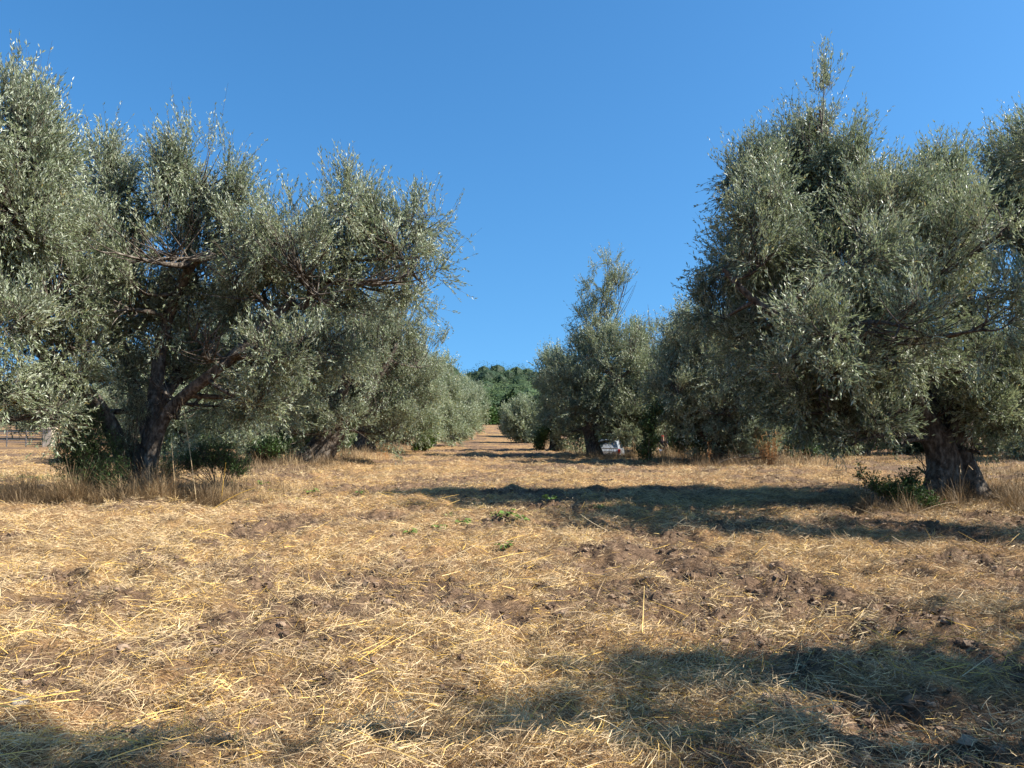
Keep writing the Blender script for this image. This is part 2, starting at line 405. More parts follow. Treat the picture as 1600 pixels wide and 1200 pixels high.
    Lt = rng.uniform(*twig_len, N) * (.75 + .5 * zr) * np.where((rng.uniform(0, 1, N) < .10) & (dv[:, 2] > .1), 1.4, 1)
    start = pos - d * (Lt * .12)[:, None]; end = start + d * Lt[:, None]
    bendv = rng.normal(0, .10, (N, 3)) * Lt[:, None] + np.stack([0 * up, 0 * up, np.where(up > 0, -.06, .04) * Lt], 1)
    tw = MB() if False else tr
    ctl = (start + end) / 2 + bendv
    # twig wood, as thin three-sided stems (only where the tree is near)
    if near:
        bez_tubes(tw, start, ctl, end, .0042, .0015, seg=2, sides=3)
    k = rng.uniform(.06, 1.0, (N, lpt)); kk = k[..., None]
    lp = (1 - kk) ** 2 * start[:, None] + 2 * kk * (1 - kk) * ctl[:, None] + kk ** 2 * end[:, None]
    td = unit((1 - kk) * (ctl - start)[:, None] + kk * (end - ctl)[:, None])
    rv = rng.normal(0, 1, (N, lpt, 3)); rv = unit(rv - td * np.sum(rv * td, -1, keepdims=True))
    ld = unit(td * rng.uniform(.8, 1.5, (N, lpt, 1)) + rv * rng.uniform(.4, .9, (N, lpt, 1)))
    sdv = np.cross(ld, np.array((0, 0, 1.))) + rng.normal(0, 1.3, (N, lpt, 3))
    tone = np.clip(.45 + (nz[:, None] - .5) * .5 + rng.normal(0, .14, (N, lpt)) + bt[:, None], 0, .93)
    tone = np.where(rng.uniform(0, 1, (N, lpt)) < .012, 1.0, tone)
    Ls = rng.uniform(.7, 1.2, (N, lpt)) * leaf[0]; Ws = rng.uniform(.8, 1.2, (N, lpt)) * leaf[1]
    cr = MB(); leaves(cr, lp.reshape(-1, 3), ld.reshape(-1, 3), sdv.reshape(-1, 3), Ls.ravel(), Ws.ravel(), tone.ravel())
    tr.build("trunk", M['bark'], root, smooth=True, loc=base)
    cr.build("crown", M[mat], root, loc=base)
    ROWS.append(base)
    return root

def lobes_px(lst, D, depth=1.0, seed=0, back=True, topcut=0, bd=.55):
    """(px, py, rx, ry, depth offset, density) -> world lobes; each also gets a partner behind so the crown is as deep as wide"""
    rng = np.random.default_rng(seed); out = []
    for (px, py, rx, ry, dy, den) in lst:
        
        if py - ry <= topcut: py += 28; den *= 1.6
        s = (D + dy) / 1200.; c = W(px, py, D + dy); ax, az = rx * s, ry * s
        out.append((c, (ax, (ax + az) * .5 * depth, az), den))
        if back and py - ry > topcut:
            b = c + np.array((rng.uniform(-.4, .4), rng.uniform(1.3, 2.4) * (1 if dy <= 0 else -1), rng.uniform(-.5, .1)))
            out.append((b, (ax * .9, ax * .9, az * .85), den * bd))
    return out

def cv(D, *p):
    """capsules of open air along a polyline of (px, py, radius px)"""
    return [(W(a[0], a[1], D), W(b[0], b[1], D), a[2] * D / 1200.) for a, b in zip(p[:-1], p[1:])]

TR = .66
def pl(D, *p):
    """polyline from (px, py, radius px, depth offset)"""
    pts = [W(a, b, D + e) for a, b, r, e in p]; rad = [r * TR * (D + e) / 1200. for a, b, r, e in p]
    return pts, rad

# --- front left olive, with its three sawn-off limbs
D = 16.0
b = W(218, 760, D); b[2] = gz(b[0], b[1]) - .05
limbs = [pl(D, (214, 800, 36, 0), (214, 765, 30, 0), (210, 735, 25, 0), (208, 705, 20, 0), (206, 685, 10, 0)),
         pl(D, (205, 775, 26, .1), (198, 735, 21, 0), (184, 690, 19, -.1), (162, 648, 18, -.3), (132, 612, 18, -.5), (106, 590, 16, -.7)),
         pl(D, (226, 780, 26, 0), (232, 725, 21, 0), (236, 670, 17, .1), (243, 610, 15, .3), (250, 550, 14, .5), (262, 500, 14, .4), (282, 450, 12, .2), (300, 412, 12, -.1), (318, 402, 11, -.2), (336, 402, 9, -.2)),
         pl(D, (230, 750, 20, -.1), (240, 695, 17, -.2), (258, 650, 15, -.3), (300, 608, 14, -.5), (345, 574, 13, -.6), (385, 535, 11, -.5), (425, 498, 9, -.3), (452, 476, 7, -.2)),
         pl(D, (305, 405, 8, .2), (296, 385, 6, .2), (290, 350, 5, .2), (284, 312, 4, .2)),
         pl(D, (452, 468, 7, -.2), (470, 480, 8, -.2), (484, 468, 9, -.2), (490, 446, 8, -.1), (520, 425, 6, 0), (560, 400, 5, .1), (620, 380, 4, .2)),
         pl(D, (235, 690, 18, .5), (215, 620, 15, 1.2), (190, 540, 12, 1.8), (160, 460, 10, 2.0), (150, 380, 7, 2)),
         pl(D, (240, 640, 16, .4), (300, 560, 13, 1.4), (380, 480, 10, 1.9), (450, 400, 7, 2)),
         pl(D, (112, 596, 14, -.6), (70, 560, 11, -.8), (30, 500, 9, -.8), (0, 440, 7, -.6))]
lb = lobes_px([(130, 262, 20, 44, .4, 1.2), (160, 240, 20, 46, .2, 1.2), (190, 268, 20, 42, 0, 1.2), (218, 300, 16, 36, .3, 1), (268, 256, 15, 38, .1, 1.2), (292, 226, 18, 46, 0, 1.3), (322, 234, 18, 46, .2, 1.3), (350, 240, 18, 44, 0, 1.3), (374, 285, 14, 34, .1, 1), (312, 322, 54, 56, 0, 1), (185, 350, 76, 66, .3, 1), (262, 385, 56, 46, -.3, 1), (428, 330, 18, 38, .2, 1.2), (468, 318, 20, 42, 0, 1.2), (508, 304, 20, 44, .2, 1.2), (548, 286, 18, 46, 0, 1.2), (585, 318, 18, 40, .1, 1.1), (430, 390, 60, 44, .2, 1), (520, 372, 66, 54, 0, 1.1),
    (640, 345, 18, 36, 0, .9), (610, 392, 60, 50, .1, .7), (672, 352, 36, 40, 0, .35), (660, 430, 46, 50, .2, .35), (310, 420, 90, 80, .6, 1.1), (190, 420, 90, 80, -.3, 1.1), (110, 400, 90, 90, .2, 1), (400, 440, 84, 70, .5, 1.1), (500, 420, 70, 62, .4, 1),
    (560, 470, 66, 52, .5, .8), (630, 450, 50, 44, .7, .4), (90, 440, 70, 60, -2.4, .8), (180, 380, 60, 60, -2.0, .8), (450, 400, 60, 50, -1.6, .7), (100, 500, 84, 66, -.8, 1.1), (40, 570, 80, 60, -.9, 1), (170, 520, 56, 56, .9, .8), (330, 520, 72, 50, .8, .9), (400, 560, 66, 52, .6, 1.1), (460, 560, 62, 60, .5, 1), (520, 540, 56, 50, .6, .8),
    (420, 620, 66, 46, .5, 1), (350, 625, 50, 40, 1.2, .8), (290, 590, 46, 40, 1.0, .7), (20, 622, 56, 32, -.6, .8), (200, 600, 34, 40, .8, .4), (240, 480, 50, 60, .8, .8)], D, seed=1, topcut=300, bd=.26)
T_L1 = blobs_to_tree("olive_tree", b, limbs, lb, 1, twigs=19500, lpt=17, leaf=(.085, .0215), clump=.47,
    carve=cv(15.6, (100, 590, 24), (165, 650, 30), (205, 740, 36), (215, 770, 30)) + cv(15.6, (235, 740, 26), (262, 650, 26), (345, 572, 24), (385, 540, 20)) + cv(15.9, (262, 500, 20), (300, 412, 22), (340, 400, 22)) + cv(15.9, (450, 482, 17), (474, 486, 18), (492, 446, 14)) + cv(15.7, (236, 700, 22), (243, 610, 20), (250, 560, 16)),
    label="large old olive at the left with low forked grey trunk and sawn-off limbs")
# yellow lichen-covered dead twigs on its left limb
def twiggy(mb, start, heading, n, seed, L=.9, r=.008, spread=.6, up=0.0):
    rng = np.random.default_rng(seed); s0 = np.asarray(start, float); h = unit(np.asarray(heading, float))
    frontier = [(s0, h, r, L)]; P0, C, P1, R0, R1 = [], [], [], [], []
    while frontier and len(P0) < n:
        p, d, rr, l = frontier.pop(0)
        e = p + d * l; c = (p + e) / 2 + rng.normal(0, .08, 3) * l
        P0.append(p); C.append(c); P1.append(e); R0.append(rr); R1.append(rr * .55)
        for k in range(rng.integers(2, 4)):
            t = rng.uniform(.4, 1); q = (1 - t) ** 2 * p + 2 * t * (1 - t) * c + t * t * e
            frontier.append((q, unit(d + rng.normal(0, spread, 3) + np.array((0, 0, up))), rr * .62, l * rng.uniform(.5, .75)))
    bez_tubes(mb, P0, C, P1, np.array(R0), np.array(R1), seg=4, sides=5)
mbl = MB()
twiggy(mbl, W(108, 600, 15.2), (-.9, -.5, -.35), 46, 5, L=.75, r=.022, spread=.55)
o = mbl.build("dead_twigs", M['lichen'], T_L1, smooth=True, loc=b); o['label'] = "yellow lichen-covered bare twigs"; mbl = MB()
twiggy(mbl, W(150, 590, 15.3), (-.8, -.4, .15), 20, 6, L=.5, r=.022, spread=.5)
o = mbl.build("dead_twigs", M['lichen'], T_L1, smooth=True, loc=b); o['label'] = "yellow lichen-covered bare twigs"; mbl = MB()
twiggy(mbl, W(235, 556, 16.1), (.6, -.8, .1), 26, 7, L=.35, r=.012, spread=.5)
o = mbl.build("dead_twigs", M['lichen'], T_L1, smooth=True, loc=b); o['label'] = "yellow lichen-covered bare twigs"

TR = .72
# --- olive at the left edge, trunk outside the frame
D = 13.0
b = W(-190, 790, D); b[2] = gz(b[0], b[1]) - .05
limbs = [pl(D, (-190, 840, 70, 0), (-190, 780, 50, 0), (-180, 700, 42, 0), (-160, 620, 36, 0), (-120, 520, 26, -.2), (-60, 420, 20, -.3), (-10, 330, 13, -.3), (20, 270, 8, -.3)),
         pl(D, (-180, 680, 30, 0), (-220, 560, 26, .4), (-250, 420, 18, .6), (-230, 300, 10, .6)),
         pl(D, (-130, 540, 22, 0), (-60, 460, 18, .8), (-20, 410, 14, 1), (30, 460, 10, 1.2), (60, 494, 7, 1.2)),
         pl(D, (-60, 430, 16, 0), (-20, 300, 10, .8), (20, 210, 7, 1))]
lb = lobes_px([(40, 200, 46, 80, 0, 1), (0, 180, 50, 90, .3, 1), (64, 250, 38, 70, .5, .8), (-70, 220, 80, 110, 0, 1), (-160, 260, 100, 110, .4, .8), (20, 330, 66, 74, -.3, .9), (-60, 380, 90, 90, .3, .9),
    (-200, 420, 110, 110, 0, .8), (0, 440, 60, 66, .6, .9), (-40, 520, 70, 70, -.5, .9), (-240, 560, 90, 80, 0, .8), (-100, 600, 70, 50, 1, .7), (20, 500, 46, 50, -.5, .8), (-10, 600, 46, 44, -.3, .8)], D, seed=2, topcut=180)
blobs_to_tree("olive_tree", b, limbs, lb, 2, twigs=12500, lpt=17, leaf=(.085, .021), clump=.46,
    label="tall olive crown entering the picture at its left edge")

# --- front right olive
D = 15.0
b = W(1480, 790, D); b[2] = gz(b[0], b[1]) - .05
limbs = [pl(D, (1496, 830, 70, 0), (1490, 795, 54, 0), (1482, 762, 40, 0), (1474, 720, 33, 0), (1460, 680, 29, 0), (1438, 642, 22, 0), (1420, 614, 18, -.1), (1392, 560, 17, -.2), (1350, 490, 13, -.2), (1300, 420, 9, 0), (1286, 340, 5, 0), (1280, 260, 3, 0)),
         pl(D, (1488, 760, 40, .1), (1492, 700, 30, .2), (1500, 640, 25, .3), (1520, 560, 18, .4), (1510, 460, 11, .5), (1485, 380, 6, .5), (1480, 310, 3, .5)),
         pl(D, (1460, 690, 26, .2), (1450, 600, 20, 1.0), (1400, 500, 15, 1.6), (1340, 380, 11, 1.8), (1340, 270, 6, 1.6)),
         pl(D, (1425, 620, 18, -.2), (1350, 560, 14, -.8), (1260, 520, 11, -1.2), (1180, 470, 8, -1.3), (1130, 420, 5, -1.3)),
         pl(D, (1300, 400, 10, 0), (1250, 350, 6, 0), (1220, 300, 4, .1), (1200, 250, 3, .2)),
         pl(D, (1505, 640, 18, .3), (1560, 590, 14, -.3), (1620, 560, 10, -.6)),
         pl(D, (1540, 830, 26, -.3), (1532, 790, 30, -.2), (1516, 750, 26, -.1), (1500, 700, 18, 0)),
         pl(D, (1440, 830, 22, -.3), (1452, 795, 26, -.2), (1462, 750, 22, -.1), (1466, 700, 16, 0))]
lb = lobes_px([(1165, 250, 20, 38, .2, .7), (1193, 238, 18, 38, 0, .8), (1226, 234, 22, 42, .2, 1.0), (1258, 200, 30, 56, .1, 1.0), (1281, 134, 20, 44, 0, 1.3), (1283, 172, 32, 48, .2, 1.2), (1240, 250, 44, 50, .4, .9), (1320, 262, 44, 50, .3, .9), (1200, 262, 34, 40, .2, .8), (1303, 196, 20, 52, .2, 1.3), (1335, 240, 22, 46, 0, 1.0), (1362, 282, 22, 44, .2, 1.0), (1388, 305, 20, 42, 0, 1.1),
    (1432, 306, 18, 42, .3, 1.1), (1460, 280, 18, 44, .4, 1.2), (1486, 268, 18, 46, .2, 1.2), (1512, 300, 16, 40, .4, 1.1), (1172, 268, 30, 20, 0, .35),
    (1230, 300, 64, 60, .1, 1.1), (1290, 270, 56, 60, .5, 1.1), (1330, 330, 70, 64, .2, 1.1), (1170, 340, 48, 50, .1, .8), (1150, 420, 58, 62, .3, .9), (1230, 420, 84, 76, .1, 1.1), (1330, 430, 84, 76, -.3, 1.1), (1128, 490, 42, 50, .6, .8), (1200, 520, 76, 66, -.3, 1), (1290, 540, 76, 60, -.8, 1.1),
    (1380, 540, 72, 56, -.6, 1), (1350, 610, 62, 44, -.4, .9), (1400, 410, 56, 66, .5, 1), (1470, 390, 60, 60, .1, 1.1), (1450, 490, 66, 60, -.9, 1.1), (1520, 470, 56, 66, .2, 1), (1560, 570, 60, 54, -.2, 1), (1505, 570, 44, 34, -1.1, .8), (1320, 672, 36, 26, .4, .6), (1270, 655, 40, 32, .8, .8),
    (1540, 640, 46, 46, -.6, 1), (1530, 700, 30, 36, -.7, .7), (1400, 640, 40, 34, 1.4, .8), (1380, 680, 34, 22, 1.8, .7), (1280, 620, 44, 36, .7, .8), (1590, 660, 40, 34, -.2, .7), (1230, 590, 50, 44, 1.0, .8), (1215, 640, 40, 36, 1.6, .8),
    (1440, 450, 56, 56, -3.0, .8), (1300, 520, 76, 54, -4.3, .6), (1420, 500, 80, 54, -4.6, .6), (1540, 500, 70, 60, -4.2, .7), (1340, 400, 60, 50, -3.4, .5), (1400, 560, 50, 34, -3.0, .5)], D, seed=3, topcut=290, bd=.5)
T_R1 = blobs_to_tree("olive_tree", b, limbs, lb, 3, twigs=28000, lpt=17, leaf=(.085, .0215), clump=.46,
    carve=cv(14.8, (1425, 622, 22), (1450, 670, 26), (1476, 730, 34), (1490, 790, 50)) + cv(14.0, (1360, 760, 60), (1450, 770, 40)),
    label="big old olive at the right with dark flared trunk and tall pointed crown")

# --- olive at the right edge, trunk outside the frame
D = 16.0
b = W(1770, 775, D); b[2] = gz(b[0], b[1]) - .05
limbs = [pl(D, (1770, 820, 60, 0), (1770, 770, 44, 0), (1765, 700, 36, 0), (1750, 620, 30, 0), (1700, 520, 22, -.2), (1650, 400, 15, -.3), (1620, 280, 9, -.3), (1610, 200, 5, 0)),
         pl(D, (1765, 690, 28, 0), (1810, 560, 24, .4), (1830, 420, 16, .6), (1800, 300, 9, .6)),
         pl(D, (1750, 640, 24, 0), (1740, 500, 18, 1.0), (1700, 360, 12, 1.4), (1690, 240, 7, 1.4))]
lb = lobes_px([(1576, 240, 30, 46, 0, .8), (1610, 232, 46, 60, .2, 1), (1570, 300, 44, 66, .3, .9), (1630, 300, 70, 90, 0, 1), (1700, 260, 80, 100, .4, .9), (1590, 400, 50, 70, .3, 1), (1650, 420, 80, 80, -.3, 1), (1780, 360, 90, 110, 0, .9),
    (1600, 500, 50, 60, .8, 1), (1700, 540, 90, 70, 0, .9), (1840, 500, 90, 90, 0, .9), (1620, 590, 50, 50, .6, .9), (1740, 640, 70, 44, -.4, .6)], D, seed=4, topcut=280)
blobs_to_tree("olive_tree", b, limbs, lb, 4, twigs=12500, lpt=16, leaf=(.085, .021), clump=.42,
    label="tall olive crown entering the picture at its right edge")

# --- farther olives: crowns described in metres about the trunk base
def crown_lobes(base, spec, seed, scale=(1, 1, 1)):
    rng = np.random.default_rng(seed); out = []
    for (x, y, z, rx, rz, den) in spec:
        out.append((base + np.array((x, y, z)) * scale, (rx * scale[0], rx * scale[1], rz * scale[2]), den))
    return out

def olive_at(px, D, py_top, px_l, px_r, label, seed, twigs=7000, lpt=13, leaf=(.10, .030), lean=0.0, group=None, spire=False, trunk_r=.42, skirt=.55, near=False, forks=4, extra=(), clump=.42, carve=()):
    rng = np.random.default_rng(seed)
    x = (px - 800) / 1200. * D; base = np.array((x, D, gz(x, D) - .05))
    top = W(px, py_top, D)[2] - base[2]
    xl = (px_l - px) / 1200. * D; xr = (px_r - px) / 1200. * D
    cx = (xl + xr) / 2; hw = (xr - xl) / 2
    H = top; tz = min(1.5, H * .25)
    limbs = [([base + (0, 0, -.2), base + (lean * .3, 0, .3), base + (lean * .7, 0, tz * .7), base + (lean, 0, tz)], [trunk_r * 1.5, trunk_r * 1.15, trunk_r * .9, trunk_r * .8])]
    for k in range(forks):
        a = k / forks * 2 * math.pi + rng.uniform(-.4, .4); e = np.array((cx + math.cos(a) * hw * .55, math.sin(a) * hw * .55, H * rng.uniform(.55, .75)))
        m1 = np.array((lean, 0, tz)) * .6 + e * .4 + rng.normal(0, .15, 3)
        limbs.append(([base + (lean * .8, 0, tz * .75), base + m1, base + e], [trunk_r * .55, trunk_r * .36, trunk_r * .14]))
    lobes = []
    n = 26
    for k in range(n):
        a = k * 2.39996; v = (k + .5) / n
        zz = skirt + (H - skirt) * (.12 + .70 * v); prof = math.sin(math.pi * min(1, .22 + .62 * v)) ** .7
        rr = hw * .68 * prof * rng.uniform(.55, 1.0)
        rx = hw * rng.uniform(.26, .42); rz = (H - skirt) * rng.uniform(.13, .20)
        lobes.append((base + np.array((cx + math.cos(a) * rr, math.sin(a) * rr, zz)), (rx, rx, rz), 1))
    for k in range(6):       # uneven top shoots
        a = rng.uniform(0, 6.28); rr = hw * rng.uniform(.1, .55)
        lobes.append((base + np.array((cx + math.cos(a) * rr, math.sin(a) * rr, H * rng.uniform(.82, .92))), (hw * .17, hw * .17, H * .10), .8))
    for (epx, epy, erx, ery, dy, den) in extra:
        s = (D + dy) / 1200.; lobes.append((W(epx, epy, D + dy), (erx * s, erx * s, ery * s), den))
    return blobs_to_tree("olive_tree", base, limbs, lobes, seed, twigs=twigs, lpt=lpt, leaf=leaf, twig_len=(.4, .9), near=near, label=label, group=group, clump=clump, gap=1.1, gnarl=.12, carve=carve)

olive_at(482, 30, 442, 410, 690, "second olive of the left row, with thick dark trunk leaning right", 11, twigs=11000, lpt=14, leaf=(.095, .028), lean=1.2, trunk_r=.55, near=True,
         extra=[(620, 500, 60, 50, 0, 1), (660, 560, 40, 60, .5, .9), (440, 660, 40, 44, -2, 1), (410, 690, 30, 30, -2, .9)])
olive_at(572, 42, 520, 540, 712, "third olive of the left row, slim dark trunk behind the leaning one", 12, twigs=9000, leaf=(.11, .034), trunk_r=.5,
         extra=[(650, 640, 46, 50, -1, 1), (620, 600, 60, 50, -1, 1)])
olive_at(672, 56, 556, 610, 742, "fourth olive of the left row, crown hanging down to the grass", 13, twigs=7500, leaf=(.13, .042), skirt=.1, trunk_r=.4)
olive_at(712, 72, 588, 668, 762, "fifth olive of the left row, low rounded crown beside the path", 14, twigs=6500, leaf=(.15, .05), skirt=.1, trunk_r=.35)
olive_at(728, 92, 600, 700, 768, "farthest olive of the left row before the green trees", 15, twigs=4500, leaf=(.18, .06), skirt=.1, trunk_r=.3)
# right row
olive_at(1132, 31, 486, 985, 1285, "second olive of the right row, leafy mass left of the big trunk", 21, twigs=15000, lpt=14, leaf=(.10, .029), lean=-.8, trunk_r=.38, near=True, skirt=.3, carve=cv(33, (1030, 684, 8), (1034, 712, 8)),
         extra=[(1140, 640, 60, 44, -1.5, 1.2), (1180, 610, 60, 50, -1, 1), (1062, 580, 46, 50, 0, 1), (1085, 540, 44, 44, 0, 1), (1040, 620, 36, 34, 0, 1), (1220, 620, 50, 50, -.5, 1), (1085, 655, 34, 26, 0, 1.2), (1110, 685, 34, 22, -.6, 1), (1165, 680, 50, 26, -1, 1.2), (1066, 630, 24, 26, 1, 1)])
olive_at(932, 37.5, 498, 850, 1080, "olive left of the parked car with a spire rising from its crown", 22, twigs=16000, lpt=14, leaf=(.105, .032), lean=-.5, trunk_r=.32, near=True, skirt=.3, carve=cv(38.5, (950, 706, 12), (985, 708, 12)) + cv(38.5, (1036, 680, 6), (1036, 712, 6)),
         extra=[(958, 428, 26, 26, 0, .5), (944, 450, 34, 28, 0, .7), (975, 440, 22, 30, .4, .4), (938, 490, 40, 34, 0, .8), (925, 510, 34, 34, .5, .8), (1015, 500, 14, 28, 0, .3), (990, 530, 50, 34, 0, 1), (1020, 560, 44, 34, 0, 1), (900, 600, 46, 44, 0, 1), (1030, 610, 50, 44, 0, 1), (1000, 636, 36, 22, 1, 1), (886, 640, 40, 40, 0, 1), (1000, 560, 50, 44, 0, 1), (1050, 560, 40, 34, 1, 1), (880, 590, 36, 34, .5, 1), (968, 636, 50, 22, 0, 1.1), (1008, 636, 36, 20, .5, 1.1), (893, 668, 26, 30, .5, 1), (925, 640, 40, 30, -1, 1)])
olive_at(868, 47, 548, 818, 945, "small rounded olive with bare reddish twigs beside the path", 23, twigs=9500, leaf=(.12, .038), skirt=.05, trunk_r=.35)
olive_at(822, 66, 625, 782, 856, "pale low olive at the right edge of the far path", 24, twigs=5500, leaf=(.14, .046), skirt=.2, trunk_r=.25)
olive_at(812, 84, 636, 776, 840, "farthest pale olive of the right row by the path's end", 25, twigs=3500, leaf=(.17, .055), skirt=.2, trunk_r=.25)

# --- trees of the rows behind, on both sides: four models, then copies
def kids(o): return [c for c in bpy.data.objects if c.parent == o]
models = []
for k, (sd_, hw, top) in enumerate([(31, 3.6, 6.0), (32, 4.2, 6.8), (33, 3.2, 5.2)]):
    D0 = 38 + 3 * k; px0 = (1250, 1345, 1430)[k]
    f = 1200. / D0
    t = olive_at(px0, D0, 665 - (top - 1.5) * f, px0 - hw * f, px0 + hw * f,
                 ("olive with leaning dark trunk behind the bright green bush on the right", "olive behind the mown strip, left of the big right trunk", "olive right behind the big right trunk, crown near the ground")[k],
                 sd_, twigs=8500, lpt=13, leaf=(.11, .034), skirt=.35, trunk_r=.4, lean=(.7, 0, -.3)[k])
    models.append(t)
mk = [kids(m_) for m_ in models]
rng = np.random.default_rng(77)
def copy_tree(k, x, y, s, rz, label, group):
    r_ = models[k].copy(); COL.objects.link(r_); r_.location = (x, y, float(gz(x, y)) - .05); r_.scale = (s, s, s * rng.uniform(.9, 1.08)); r_.rotation_euler = (0, 0, rz)
    r_['label'] = label; r_['group'] = group
    for c in mk[k]:
        d = c.copy(); COL.objects.link(d); d.parent = r_
    return r_
GR = "olives standing in the rows behind"
for (px, D_) in ((1560, 40), (1660, 34), (1800, 44)):
    copy_tree(rng.integers(0, 3), (px - 800) / 1200. * D_, D_, rng.uniform(.95, 1.15), rng.uniform(0, 6.28), "olive in the rows behind the right edge tree", GR + " at the right")
for X, y0, n_ in ((20, 56, 4), (31, 50, 4), (42, 60, 3), (10.5, 62, 3), (27, 62, 3)):
    for j in range(n_):
        yy = y0 + j * 13 + rng.uniform(-1.5, 1.5)
        copy_tree(rng.integers(0, 3), X + rng.uniform(-1, 1) + yy * .05, yy, rng.uniform(.95, 1.25), rng.uniform(0, 6.28), "distant olive among the dense trees behind the right row", GR + " on the right")
for (px, D_, lab) in ((300, 33, "olive with double trunk seen just right of the forked left trunk"), (385, 40, "olive seen between the two nearest left trunks"), (205, 62, "olive behind the forked trunk, beyond the stubble")):
    copy_tree(rng.integers(0, 3), (px - 800) / 1200. * D_, D_, rng.uniform(.95, 1.1), rng.uniform(0, 6.28), lab, GR + " at the left")
for X, y0, n_ in ((-22, 58, 3), (-33, 74, 3), (-46, 62, 4), (-14, 56, 3), (-60, 60, 4)):
    for j in range(n_):
        yy = y0 + j * 13 + rng.uniform(-1.5, 1.5)
        copy_tree(rng.integers(0, 3), X + rng.uniform(-1, 1), yy, rng.uniform(.95, 1.25), rng.uniform(0, 6.28), "distant olive among the trees behind the left row", GR + " on the left")
# an old olive to the right of the photographer: its ragged shade lies across the foreground
rng = np.random.default_rng(5)
def over(px, py, h, r):
    """the bough of foliage, h metres up, whose shade falls where (px, py) shows the ground"""
    D_ = 1800. / (py - 665); k = h / math.tan(SUN_EL)
    return (np.array(((px - 800) / 1200. * D_ + k * math.sin(SUN_AZ), D_ + k * math.cos(SUN_AZ), h)), (r * .88, r * .88, r * .7), 1)
lb = [over(*a_) for a_ in [(1540, 962, 4.6, .62), (1430, 975, 5.0, .50), (1345, 960, 5.4, .34), (1590, 1000, 4.4, .5), (1590, 1050, 4.2, .6), (1480, 1060, 4.6, .5), (1340, 1055, 5.0, .52), (1210, 1035, 5.4, .45), (1080, 1045, 5.8, .44), (960, 1075, 6.0, .46), (830, 1085, 6.1, .30), (740, 1100, 6.3, .42), (690, 1085, 6.4, .26), (800, 1130, 6.2, .36),
      (705, 1150, 6.3, .26), (860, 1185, 6.0, .30), (1000, 1120, 5.6, .30), (1590, 1150, 4.2, .28), (1180, 1195, 5.0, .24), (380, 1215, 6.6, .26), (260, 1195, 6.7, .30), (120, 1180, 6.9, .32), (20, 1165, 7.0, .34)]]
lb += [(np.array((9.6, 2.6, 4.4)), (1.5, 1.5, 1.2), .7), (np.array((10.4, .6, 5.0)), (1.5, 1.5, 1.3), .7), (np.array((8.8, .2, 5.6)), (1.3, 1.3, 1.0), .7)]
bs = np.array((9.0, 1.9, float(gz(9.0, 1.9)) - .05)); A_ = lambda *p: np.array(p, float)
limbs = [([bs + A_(.1, 0, -.3), bs + A_(0, 0, .3), bs + A_(-.1, 0, 1.0), bs + A_(-.2, .1, 1.8)], [.62, .5, .42, .36]),
         ([bs + A_(-.1, 0, 1.4), A_(8.0, 2.3, 3.0), A_(7.0, 2.6, 4.5), A_(5.6, 2.5, 5.6), A_(4.4, 2.1, 6.4)], [.28, .2, .15, .09, .05]),
         ([bs + A_(-.1, 0, 1.4), A_(8.6, 3.0, 3.0), A_(8.2, 3.6, 4.2), A_(7.6, 4.0, 4.8)], [.26, .18, .11, .05]), ([bs + A_(0, 0, 1.4), A_(9.6, 1.0, 3.2), A_(10.0, .7, 4.8)], [.26, .18, .08])]
blobs_to_tree("olive_tree", bs, limbs, lb, 61, twigs=5600, lpt=14, leaf=(.085, .021), twig_len=(.2, .45), clump=.43, fill=1.0,
    label="olive beside the photographer, outside the right edge, whose ragged shade crosses the foreground")

lb = [over(*a_) for a_ in [(1010, 806, 5.8, .55), (1090, 818, 5.6, .75), (1180, 826, 5.4, .85), (1270, 834, 5.2, .8), (1350, 838, 5.0, .7), (1420, 822, 4.8, .7)]]  # extra olive out of view, added to deepen the shade before the right trunk
lb += [(np.array((11.8, 9.6, 4.6)), (1.5, 1.5, 1.3), .8), (np.array((12.6, 8.6, 3.6)), (1.3, 1.3, 1.1), .7)]
bs = np.array((11.9, 9.2, float(gz(11.9, 9.2)) - .05))
limbs = [([bs + A_(0, .1, -.3), bs + A_(0, 0, .3), bs + A_(.1, 0, 1.0), bs + A_(.1, .1, 1.9)], [.60, .48, .40, .34]), ([bs + A_(0, 0, 1.5), A_(11.0, 9.4, 3.2), A_(10.2, 9.6, 4.4), A_(9.0, 10.0, 5.2)], [.27, .2, .12, .06]), ([bs + A_(0, 0, 1.5), A_(12.2, 9.0, 3.0), A_(12.3, 8.9, 4.2)], [.26, .18, .08])]
blobs_to_tree("olive_tree", bs, limbs, lb, 62, twigs=5200, lpt=14, leaf=(.085, .021), twig_len=(.25, .55), clump=.42, fill=1.0,
    label="extra olive outside the right edge, added to shade the ground before the big right trunk")

